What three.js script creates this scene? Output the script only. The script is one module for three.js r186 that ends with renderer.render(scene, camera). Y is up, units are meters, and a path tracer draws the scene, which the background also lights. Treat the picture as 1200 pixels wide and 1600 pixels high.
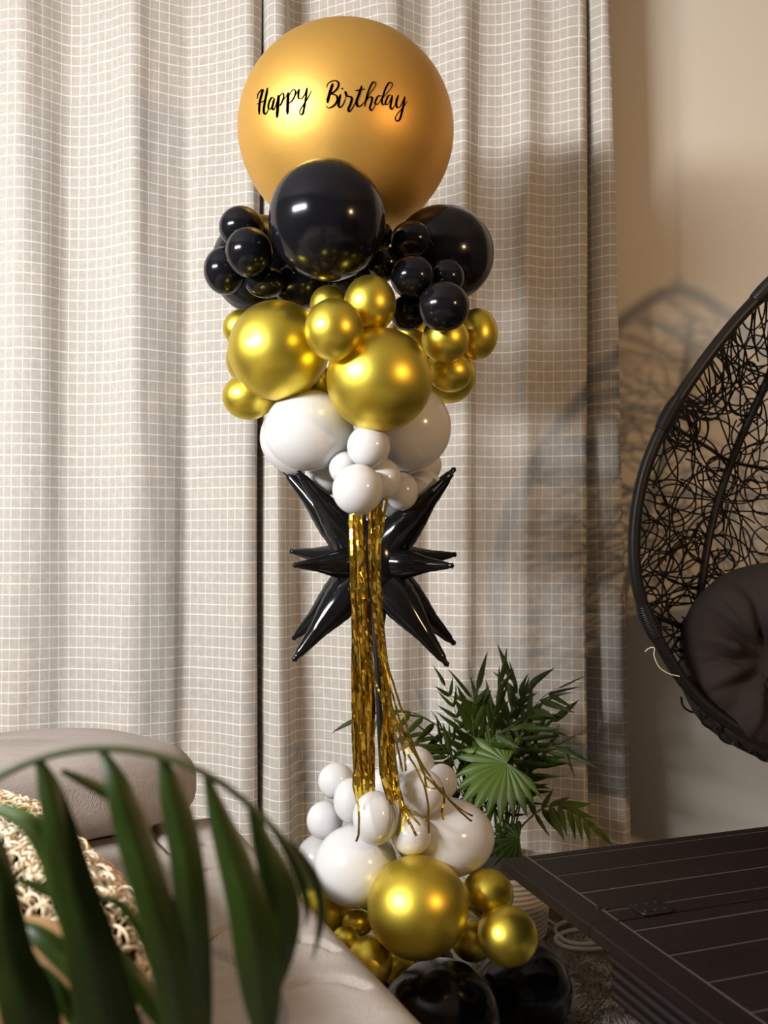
import * as THREE from 'three';
import { mergeGeometries, mergeVertices } from 'three/addons/utils/BufferGeometryUtils.js';
import { RoundedBoxGeometry } from 'three/addons/geometries/RoundedBoxGeometry.js';
import { RectAreaLightUniformsLib } from 'three/addons/lights/RectAreaLightUniformsLib.js';
import { ImprovedNoise } from 'three/addons/math/ImprovedNoise.js';

// ---------------------------------------------------------------- camera, light, exposure
const scene = new THREE.Scene();
const renderer = new THREE.WebGLRenderer({ antialias: true });
renderer.toneMapping = THREE.LinearToneMapping;
renderer.toneMappingExposure = 1.0;
renderer.shadowMap.enabled = true;
RectAreaLightUniformsLib.init();
scene.background = new THREE.Color(0x000000);

const F = 1400, CAM = new THREE.Vector3(0.035, 0.9, 1.65), PITCH = Math.atan(50 / F);
const camera = new THREE.PerspectiveCamera(2 * Math.atan(800 / F) * 180 / Math.PI, 0.75, 0.05, 30);
camera.position.copy(CAM);
camera.rotation.x = PITCH;
camera.focus = 1.62;
camera.userData.fStop = 4.2;

const V = (x, y, z) => new THREE.Vector3(x, y, z);
const FWD = V(0, Math.sin(PITCH), -Math.cos(PITCH)), UP = V(0, Math.cos(PITCH), Math.sin(PITCH));
// a point seen at (px, py) of the photograph, d metres in front of the lens
const at = (px, py, d) => CAM.clone().addScaledVector(FWD, d).add(V((px - 600) * d / F, 0, 0)).addScaledVector(UP, (800 - py) * d / F);
// where the line of sight through (px, py) meets the level y = h
function level(px, py, h) {
  const dir = at(px, py, 1).sub(CAM);
  return CAM.clone().addScaledVector(dir, (h - CAM.y) / dir.y);
}

// cool white bar lamp at the left, warm globe lamp at the right
const COOL = { pos: V(-1.85, 1.74, 1.65), aim: V(0.1, 1.15, -0.3), w: 1.1, h: 0.26, color: new THREE.Color(0.985, 0.98, 0.985), power: 124 };
const WARM = { pos: V(1.5, 1.47, 1.5), color: new THREE.Color(1, 0.62, 0.31), power: 3.6 };
const bar = new THREE.RectAreaLight(COOL.color, COOL.power, COOL.w, COOL.h);
bar.position.copy(COOL.pos); bar.lookAt(COOL.aim); scene.add(bar);
const globe = new THREE.PointLight(WARM.color, WARM.power, 0, 2);
globe.position.copy(WARM.pos); globe.castShadow = true; globe.shadow.radius = 2; scene.add(globe);

// ---------------------------------------------------------------- helpers
let seed = 7;
const rnd = () => { seed = (seed + 0x6D2B79F5) | 0; let t = Math.imul(seed ^ (seed >>> 15), 1 | seed); t = (t + Math.imul(t ^ (t >>> 7), 61 | t)) ^ t; return ((t ^ (t >>> 14)) >>> 0) / 4294967296; };
const rr = (a, b) => a + (b - a) * rnd();
const lerp = THREE.MathUtils.lerp, clamp = THREE.MathUtils.clamp, smooth = THREE.MathUtils.smoothstep;
const noise3 = new ImprovedNoise(), N3 = (x, y, z = 0) => noise3.noise(x, y, z);
const names = {};
const numbered = (n) => { const k = names[n] = (names[n] ?? -1) + 1; return k ? n + '_' + String(k).padStart(3, '0') : n; };
function tag(o, label, category, group) { o.userData.label = label; o.userData.category = category; if (group) o.userData.group = group; return o; }
function thing(name, label, category, group, pos) { const o = new THREE.Group(); o.name = numbered(name); if (pos) o.position.copy(pos); tag(o, label, category, group); scene.add(o); return o; }
function mesh(name, g, m, parent, label) { const o = new THREE.Mesh(g, m); o.name = parent === scene ? numbered(name) : numbered(name); if (label) o.userData.label = label; parent.add(o); return o; }
function struct(name, g, m, parent = scene) { const o = mesh(name, g, m, parent); if (parent === scene) o.userData.kind = 'structure'; return o; }
const box = (x0, x1, y0, y1, z0, z1) => new THREE.BoxGeometry(x1 - x0, y1 - y0, z1 - z0).translate((x0 + x1) / 2, (y0 + y1) / 2, (z0 + z1) / 2);
const rbox = (x0, x1, y0, y1, z0, z1, r = 0.004, s = 2) => new RoundedBoxGeometry(x1 - x0, y1 - y0, z1 - z0, s, r).translate((x0 + x1) / 2, (y0 + y1) / 2, (z0 + z1) / 2);
const spline = (pts, closed = false) => new THREE.CatmullRomCurve3(pts, closed, 'centripetal');
const tube = (pts, r, n = 40, k = 6, closed = false) => new THREE.TubeGeometry(spline(pts, closed), n, r, k, closed);
// sweep of a round section whose radius follows rad(t, angle)
function sweep(curve, n, k, rad, closed = false) {
  const fr = curve.computeFrenetFrames(n, closed), pos = [], idx = [], uv = [], L = curve.getLength();
  for (let i = 0; i <= n; i++) {
    const p = curve.getPointAt(i / n);
    for (let j = 0; j <= k; j++) {
      const a = j / k * Math.PI * 2, r = rad(i / n, a);
      pos.push(...p.clone().addScaledVector(fr.normals[i], Math.cos(a) * r).addScaledVector(fr.binormals[i], Math.sin(a) * r).toArray());
      uv.push(i / n * L, j / k);
      if (i < n && j < k) { const q = i * (k + 1) + j; idx.push(q, q + k + 1, q + 1, q + 1, q + k + 1, q + k + 2); }
    }
  }
  const g = new THREE.BufferGeometry();
  g.setAttribute('position', new THREE.Float32BufferAttribute(pos, 3)); g.setAttribute('uv', new THREE.Float32BufferAttribute(uv, 2));
  g.setIndex(idx); g.computeVertexNormals(); return g;
}
// grid of points f(u, v) -> [Vector3, u texture, v texture]
function grid(nu, nv, f) {
  const pos = [], uv = [], idx = [];
  for (let j = 0; j <= nv; j++) for (let i = 0; i <= nu; i++) {
    const [p, a, b] = f(i / nu, j / nv); pos.push(p.x, p.y, p.z); uv.push(a, b);
    if (i < nu && j < nv) { const q = j * (nu + 1) + i; idx.push(q, q + 1, q + nu + 1, q + 1, q + nu + 2, q + nu + 1); }
  }
  const g = new THREE.BufferGeometry();
  g.setAttribute('position', new THREE.Float32BufferAttribute(pos, 3)); g.setAttribute('uv', new THREE.Float32BufferAttribute(uv, 2));
  g.setIndex(idx); g.computeVertexNormals(); return g;
}
// superellipsoid pillow
function pillow(a, b, c, e1, e2, nu, nv, move) {
  const pw = (x, e) => Math.sign(x) * Math.pow(Math.abs(x), e);
  return grid(nu, nv, (u, v) => {
    const th = (v - 0.5) * Math.PI, ph = u * Math.PI * 2;
    const p = V(a * pw(Math.cos(th), e1) * pw(Math.cos(ph), e2), b * pw(Math.sin(th), e1), -c * pw(Math.cos(th), e1) * pw(Math.sin(ph), e2));
    if (move) move(p, u, v);
    return [p, u * 2 * (a + c) * 2, v * (b + c) * 2];
  });
}

// ---------------------------------------------------------------- textures
function canvasTex(w, h, draw, srgb = true) {
  const c = document.createElement('canvas'); c.width = w; c.height = h; draw(c.getContext('2d'), w, h);
  const t = new THREE.CanvasTexture(c); t.wrapS = t.wrapT = THREE.RepeatWrapping; if (srgb) t.colorSpace = THREE.SRGBColorSpace; return t;
}
function dataTex(n, f, srgb = false) {
  const d = new Uint8Array(n * n * 4);
  for (let y = 0; y < n; y++) for (let x = 0; x < n; x++) { const c = f(x / n, y / n), o = (y * n + x) * 4; for (let k = 0; k < 3; k++) d[o + k] = clamp(Math.round(255 * (Array.isArray(c) ? c[k] : c)), 0, 255); d[o + 3] = 255; }
  const t = new THREE.DataTexture(d, n, n); t.wrapS = t.wrapT = THREE.RepeatWrapping; t.magFilter = THREE.LinearFilter; t.minFilter = THREE.LinearFilter; if (srgb) t.colorSpace = THREE.SRGBColorSpace; t.needsUpdate = true; return t;
}
// tiling noise on the unit square
const tile = (x, y, k, s = 0) => { const a = N3(x * k, y * k, s), b = N3((x - 1) * k, y * k, s), c = N3(x * k, (y - 1) * k, s), d = N3((x - 1) * k, (y - 1) * k, s); return lerp(lerp(a, b, x), lerp(c, d, x), y); };

// curtain cloth: linen ground with a woven grid of raised white threads
const CU = 0.0226, CV = 0.0267, CELLS = 10;
const threadLine = (() => { const a = []; for (let i = 0; i < CELLS; i++) a.push([rr(-0.06, 0.06), rr(0.8, 1.15), rr(0, 9)]); return a; })();
function cloth(x, y) {
  const cx = x * CELLS, cy = y * CELLS, wob = 0.035;
  const i = Math.round(cx) % CELLS, j = Math.round(cy) % CELLS;
  const tx = threadLine[i], ty = threadLine[(j + 4) % CELLS];
  const dx = Math.abs(cx - Math.round(cx) - tx[0] - wob * tile(x, y, 20, tx[2])), dy = Math.abs(cy - Math.round(cy) - ty[0] * 0.7 - wob * tile(x, y, 20, ty[2] + 3));
  const a = smooth(0.062 * tx[1], 0.0, dx - 0.01) , vx = 1 - smooth(dx, 0.022 * tx[1], 0.05 * tx[1]), vy = 1 - smooth(dy, 0.026 * ty[1], 0.054 * ty[1]);
  const knot = vx * vy;
  const over = tile(x, y, 40, 1) > -0.25 ? 1 : 0.82;
  return { t: Math.max(vx * 0.86 * over, vy), knot };
}
const grainTex = (x, y) => 0.5 * tile(x, y, 128, 2) + 0.5 * tile(x, y, 64, 5);
const clothMap = dataTex(1024, (x, y) => {
  const c = cloth(x, y), g = 0.10 * grainTex(x, y) + 0.05 * tile(x, y, 16, 9), q = clamp(c.t, 0, 1);
  const b = [0.70 + g, 0.674 + g, 0.638 + g];
  return [lerp(b[0], 0.95, q), lerp(b[1], 0.935, q), lerp(b[2], 0.90, q)];
}, true);
const clothBump = dataTex(1024, (x, y) => { const c = cloth(x, y); return 0.25 + 0.08 * grainTex(x, y) + 0.12 * tile(x, y, 24, 4) + 0.45 * c.t + 0.2 * c.knot; });
const weaveBump = dataTex(512, (x, y) => 0.5 + 0.3 * tile(x, y, 96, 1) + 0.25 * tile(x, y, 48, 7) + 0.1 * Math.sin(x * Math.PI * 2 * 60) * Math.sin(y * Math.PI * 2 * 60));
const weaveMap = dataTex(512, (x, y) => { const g = 0.07 * tile(x, y, 96, 3) + 0.03 * tile(x, y, 12, 7) + 0.03 * tile(x, y, 5, 2); return [0.625 + g, 0.59 + g, 0.563 + g]; }, true);
const woodMap = dataTex(512, (x, y) => { const g = 0.03 * tile(x, y * 1, 4, 3) + 0.03 * N3(x * 3, y * 90, 3) + 0.02 * N3(x * 9, y * 170, 8); return [0.092 + g * 0.8, 0.064 + g * 0.64, 0.056 + g * 0.56]; }, true);
const woodBump = dataTex(512, (x, y) => 0.5 + 0.25 * N3(x * 4, y * 120, 3) + 0.2 * N3(x * 11, y * 220, 8));
const wallBump = dataTex(512, (x, y) => 0.5 + 0.3 * tile(x, y, 48, 3) + 0.2 * tile(x, y, 110, 4));
const pearlMap = dataTex(256, (x, y) => { const g = 0.02 * tile(x, y, 60, 3) + 0.015 * tile(x, y, 9, 1); return [0.905 + g, 0.715 + g, 0.36 + g]; }, true);
const leafMap = dataTex(256, (x, y) => { const g = 0.05 * N3(x * 60, y * 2, 3) + 0.04 * N3(x * 14, y * 5, 1); return [0.245 + g, 0.335 + g * 1.1, 0.095 + g * 0.4]; }, true);

const std = (o) => new THREE.MeshStandardMaterial(o), phy = (o) => new THREE.MeshPhysicalMaterial(o);
const lin = (r, g, b) => new THREE.Color().setRGB(r, g, b);
const M = {
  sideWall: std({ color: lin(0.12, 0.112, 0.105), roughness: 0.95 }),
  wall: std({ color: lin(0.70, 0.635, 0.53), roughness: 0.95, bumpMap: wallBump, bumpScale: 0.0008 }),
  ceiling: std({ color: lin(0.34, 0.33, 0.315), roughness: 0.95 }),
  floor: std({ color: lin(0.07, 0.048, 0.034), roughness: 0.55 }),
  trim: std({ color: lin(0.55, 0.50, 0.42), roughness: 0.6 }),
  curtain: phy({ map: clothMap, bumpMap: clothBump, bumpScale: 0.0011, roughness: 0.95, side: THREE.DoubleSide, sheen: 0.15, sheenRoughness: 0.6, sheenColor: lin(0.8, 0.78, 0.75) }),
  black: phy({ color: lin(0.006, 0.006, 0.008), roughness: 0.15, ior: 1.5, specularIntensity: 0.6 }),
  gold: std({ color: lin(0.76, 0.59, 0.075), metalness: 1, roughness: 0.40 }),
  pearl: phy({ map: pearlMap, color: lin(0.93, 0.9, 0.86), metalness: 0.75, roughness: 0.48 }),
  white: phy({ color: lin(0.63, 0.622, 0.615), roughness: 0.17, ior: 1.5 }),
  vinyl: phy({ color: lin(0.012, 0.011, 0.012), roughness: 0.22, side: THREE.DoubleSide }),
  foil: phy({ color: lin(0.006, 0.006, 0.007), roughness: 0.13, specularIntensity: 0.8, side: THREE.DoubleSide }),
  tinsel: std({ color: lin(0.86, 0.62, 0.10), metalness: 1, roughness: 0.16, side: THREE.DoubleSide }),
  pole: phy({ color: lin(0.008, 0.008, 0.009), roughness: 0.35 }),
  sofa: phy({ map: weaveMap, bumpMap: weaveBump, bumpScale: 0.0011, roughness: 0.95, sheen: 0.15, sheenRoughness: 0.5, sheenColor: lin(0.7, 0.65, 0.6) }),
  yarn: std({ color: lin(0.92, 0.85, 0.72), roughness: 0.9 }),
  yarnBack: std({ color: lin(0.56, 0.40, 0.23), roughness: 0.95 }),
  tan: std({ color: lin(0.50, 0.32, 0.15), roughness: 0.75, bumpMap: weaveBump, bumpScale: 0.0005 }),
  wood: phy({ map: woodMap, bumpMap: woodBump, bumpScale: 0.0004, roughness: 0.5, specularIntensity: 0.5 }),
  inlay: std({ color: lin(0.10, 0.08, 0.068), roughness: 0.7 }),
  iron: std({ color: lin(0.03, 0.028, 0.026), metalness: 0.8, roughness: 0.42 }),
  rattan: phy({ color: lin(0.008, 0.007, 0.0065), roughness: 0.42, specularIntensity: 0.6 }),
  velvet: phy({ color: lin(0.021, 0.0155, 0.0125), roughness: 0.9, specularIntensity: 0.5, sheen: 0.06, sheenRoughness: 0.4, sheenColor: lin(0.3, 0.25, 0.22), bumpMap: weaveBump, bumpScale: 0.0004 }),
  twine: std({ color: lin(0.7, 0.66, 0.55), roughness: 0.8 }),
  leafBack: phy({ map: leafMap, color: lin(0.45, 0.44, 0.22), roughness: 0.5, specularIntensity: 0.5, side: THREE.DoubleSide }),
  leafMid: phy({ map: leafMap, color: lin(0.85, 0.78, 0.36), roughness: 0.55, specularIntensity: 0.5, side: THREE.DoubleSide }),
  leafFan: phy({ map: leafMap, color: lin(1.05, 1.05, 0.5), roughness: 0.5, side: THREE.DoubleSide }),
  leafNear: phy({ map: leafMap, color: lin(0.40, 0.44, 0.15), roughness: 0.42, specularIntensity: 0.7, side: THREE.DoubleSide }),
  stem: std({ color: lin(0.06, 0.075, 0.02), roughness: 0.6 }),
  pot: std({ color: lin(0.52, 0.46, 0.37), roughness: 0.85, bumpMap: wallBump, bumpScale: 0.0006 }),
  soil: std({ color: lin(0.025, 0.018, 0.012), roughness: 1 }),
  carpet: std({ color: lin(0.5, 0.45, 0.38), roughness: 1 }),
  pile: std({ color: lin(0.85, 0.80, 0.72), roughness: 1, side: THREE.DoubleSide }),
  cable: std({ color: lin(0.55, 0.51, 0.44), roughness: 0.5 }),
  lampMetal: std({ color: lin(0.05, 0.05, 0.05), roughness: 0.5, metalness: 0.6 }),
  coolGlow: std({ color: 0x000000, emissive: COOL.color, emissiveIntensity: 6 }),
  warmGlow: std({ color: 0x000000, emissive: WARM.color, emissiveIntensity: 12 }),
};
M.curtain.map.repeat.set(1 / (CU * CELLS), 1 / (CV * CELLS)); M.curtain.bumpMap.repeat.copy(M.curtain.map.repeat);
for (const t of [weaveMap, weaveBump]) t.repeat.set(5, 5);
wallBump.repeat.set(3, 3); pearlMap.repeat.set(6, 6);
for (const t of [woodMap, woodBump]) t.repeat.set(1.6, 4);

// ---------------------------------------------------------------- the room
const RX0 = -2.3, RX1 = 2.4, RZ0 = -0.76, RZ1 = 3.1, RH = 2.6, T = 0.12;
struct('floor', box(RX0 - T, RX1 + T, -T, 0, RZ0 - T, RZ1 + T), M.floor);
struct('ceiling', box(RX0 - T, RX1 + T, RH, RH + T, RZ0 - T, RZ1 + T), M.ceiling);
{
  struct('wall_back', box(RX0 - T, RX1 + T, 0, RH, RZ0 - T, RZ0), M.wall);
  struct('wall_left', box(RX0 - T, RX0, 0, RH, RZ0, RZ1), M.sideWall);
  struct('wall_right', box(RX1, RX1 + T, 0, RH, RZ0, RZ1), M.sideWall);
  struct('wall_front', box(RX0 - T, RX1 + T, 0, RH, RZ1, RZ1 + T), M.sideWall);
  struct('baseboard_back', rbox(0.72, RX1, 0, 0.07, RZ0, RZ0 + 0.012, 0.003), M.trim);
}

// ---------------------------------------------------------------- lamps outside the frame
{
  const dir = COOL.aim.clone().sub(COOL.pos).normalize();
  const o = thing('bar_floor_lamp', 'black floor lamp with a long white light bar beside the left wall', 'lamp', null, V(COOL.pos.x, 0, COOL.pos.z));
  const head = new THREE.Group(); head.name = 'lamp_head'; head.position.set(0, COOL.pos.y, 0); o.add(head);
  head.lookAt(head.getWorldPosition(V(0, 0, 0)).add(dir));
  mesh('housing', rbox(-COOL.w / 2 - 0.015, COOL.w / 2 + 0.015, -COOL.h / 2 - 0.012, COOL.h / 2 + 0.012, -0.06, -0.012, 0.006), M.lampMetal, head);
  mesh('diffuser', box(-COOL.w / 2, COOL.w / 2, -COOL.h / 2, COOL.h / 2, -0.0119, -0.004), M.coolGlow, head);
  mesh('pole', new THREE.CylinderGeometry(0.012, 0.012, COOL.pos.y - 0.05, 16).translate(-dir.x * 0.04, (COOL.pos.y - 0.05) / 2, -dir.z * 0.04), M.lampMetal, o);
  mesh('base', new THREE.CylinderGeometry(0.16, 0.17, 0.025, 40).translate(-dir.x * 0.04, 0.0125, -dir.z * 0.04), M.lampMetal, o);
  const top = 1.13, w = thing('globe_table_lamp', 'small table lamp with a warm glowing globe on the chest near the right wall', 'lamp', null, V(WARM.pos.x, top, WARM.pos.z));
  mesh('globe', new THREE.SphereGeometry(0.05, 32, 20).translate(0, WARM.pos.y - top, 0), M.warmGlow, w);
  mesh('pole', new THREE.CylinderGeometry(0.008, 0.008, WARM.pos.y - top - 0.065, 12).translate(0, (WARM.pos.y - top - 0.065) / 2 + 0.015, 0), M.lampMetal, w);
  mesh('base', new THREE.CylinderGeometry(0.07, 0.075, 0.016, 32).translate(0, 0.0085, 0), M.lampMetal, w);
  const ch = thing('chest_of_drawers', 'dark wooden chest of drawers that carries the globe lamp', 'chest', null, V(1.57, 0, 1.6));
  mesh('carcass', rbox(-0.42, 0.42, 0.04, 1.105, -0.42, 0.42, 0.004), M.wood, ch); mesh('top', rbox(-0.45, 0.45, 1.105, 1.13, -0.45, 0.45, 0.005), M.wood, ch);
  for (let k = 0; k < 4; k++) { const d = mesh('drawer', rbox(-0.436, -0.418, 0.07 + k * 0.258, 0.31 + k * 0.258, -0.39, 0.39, 0.004), M.wood, ch); mesh('knob', new THREE.SphereGeometry(0.016, 16, 12).translate(-0.45, 0.19 + k * 0.258, 0), M.iron, d); }
  for (const x of [-0.38, 0.38]) for (const z of [-0.38, 0.38]) mesh('leg', new THREE.CylinderGeometry(0.02, 0.016, 0.034, 14).translate(x, 0.023, z), M.wood, ch);
}

// ---------------------------------------------------------------- curtains
const CD = 2.25, CZ = CAM.z - CD, CS = F / CD, cx = (px) => CAM.x + (px - 600) / CS;
// plan of the cloth: [photo column at the top, at the bottom, bulge at the top, at the bottom]
function curtain(label, plan, y0 = 0.012, y1 = 2.5, phase = 0) {
  const rows = 70, cols = 260, mid = [];
  const curveAt = (t) => spline(plan.map(([a, b, za, zb], i) => V(cx(lerp(b, a, t)) + 0.004 * Math.sin(t * 5 + i * 2 + phase), 0, CZ + lerp(zb, za, t) + 0.004 * Math.sin(t * 7 + i * 1.7 + phase))));
  const mp = curveAt(0.5).getPoints(cols); let s = 0;
  mp.forEach((p, i) => { if (i) s += p.distanceTo(mp[i - 1]); mid.push(s); });
  const cache = [];
  const g = grid(cols, rows, (u, v) => {
    const j = Math.round(v * rows), i = Math.round(u * cols);
    cache[j] ??= curveAt(v).getPoints(cols);
    const p = cache[j][i].clone(); p.y = lerp(y0, y1, v);
    p.z += 0.0022 * N3(p.x * 30, p.y * 9, phase) + 0.004 * N3(p.x * 9, p.y * 2.5, phase + 3);
    return [p, mid[i], p.y];
  });
  return tag(mesh('curtain', g, M.curtain, scene), label, 'curtain');
}
curtain('left cream linen curtain with a woven white grid behind the sofa', [
  [-330, -330, 0.03, 0.03], [-250, -250, -0.03, -0.03], [-160, -160, 0.03, 0.03], [-90, -80, -0.03, -0.03],
  [-20, -10, 0.028, 0.02], [32, 40, 0.046, 0.036], [62, 72, 0.02, 0.02], [95, 108, -0.022, -0.012], [150, 160, -0.01, -0.004], [205, 215, 0.028, 0.03],
  [232, 245, 0.006, 0.012], [262, 272, -0.022, -0.012], [282, 284, -0.034, -0.04], [300, 300, -0.026, -0.036], [345, 345, 0.0, -0.012], [384, 385, 0.022, 0.022], [396, 399, 0.014, 0.014], [402, 403, -0.008, -0.008], [397, 399, -0.02, -0.02]]);
curtain('middle cream linen curtain panel with a woven white grid behind the balloon column', [
  [386, 388, -0.08, -0.08], [399, 401, -0.062, -0.06], [406, 411, -0.014, -0.018], [426, 436, 0.026, 0.022], [438, 457, 0.012, 0.01], [447, 469, -0.042, -0.045], [472, 500, -0.058, -0.05], [530, 560, -0.02, 0.0], [610, 625, 0.026, 0.018], [640, 645, 0.004, -0.004],
  [672, 672, -0.03, -0.03], [705, 705, -0.006, -0.004], [730, 722, 0.012, 0.01], [758, 745, -0.014, -0.012], [785, 778, -0.02, -0.022], [815, 800, -0.01, -0.005], [832, 815, 0.008, 0.0], [862, 850, -0.004, -0.012], [900, 895, 0.014, 0.016], [915, 908, 0.014, 0.024], [921, 914, 0.002, 0.014], [914, 905, -0.024, -0.02], [902, 894, -0.036, -0.036]], 0.012, 2.5, 1.3);
curtain('narrow right edge panel of the grid curtain tucked behind its neighbour by the wall', [
  [906, 900, -0.062, -0.06], [918, 914, -0.046, -0.052], [932, 934, 0.002, -0.04], [946, 955, 0.022, -0.016], [956, 974, 0.012, 0.006], [962, 983, -0.05, -0.012], [968, 985, -0.07, -0.04], [971, 980, -0.075, -0.07], [966, 972, -0.09, -0.09]], 0.012, 2.5, 2.6);
tag(mesh('curtain_track', rbox(cx(-335), cx(1000), 2.5, 2.54, CZ - 0.05, CZ + 0.03, 0.005), M.trim, scene), 'pale ceiling track that carries the grid curtains', 'curtain rail');
for (const x of [-0.9, 0.0, 0.6]) mesh('bracket', box(x - 0.02, x + 0.02, 2.54, 2.6, CZ - 0.03, CZ + 0.01), M.trim, scene.getObjectByName('curtain_track'));

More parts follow.
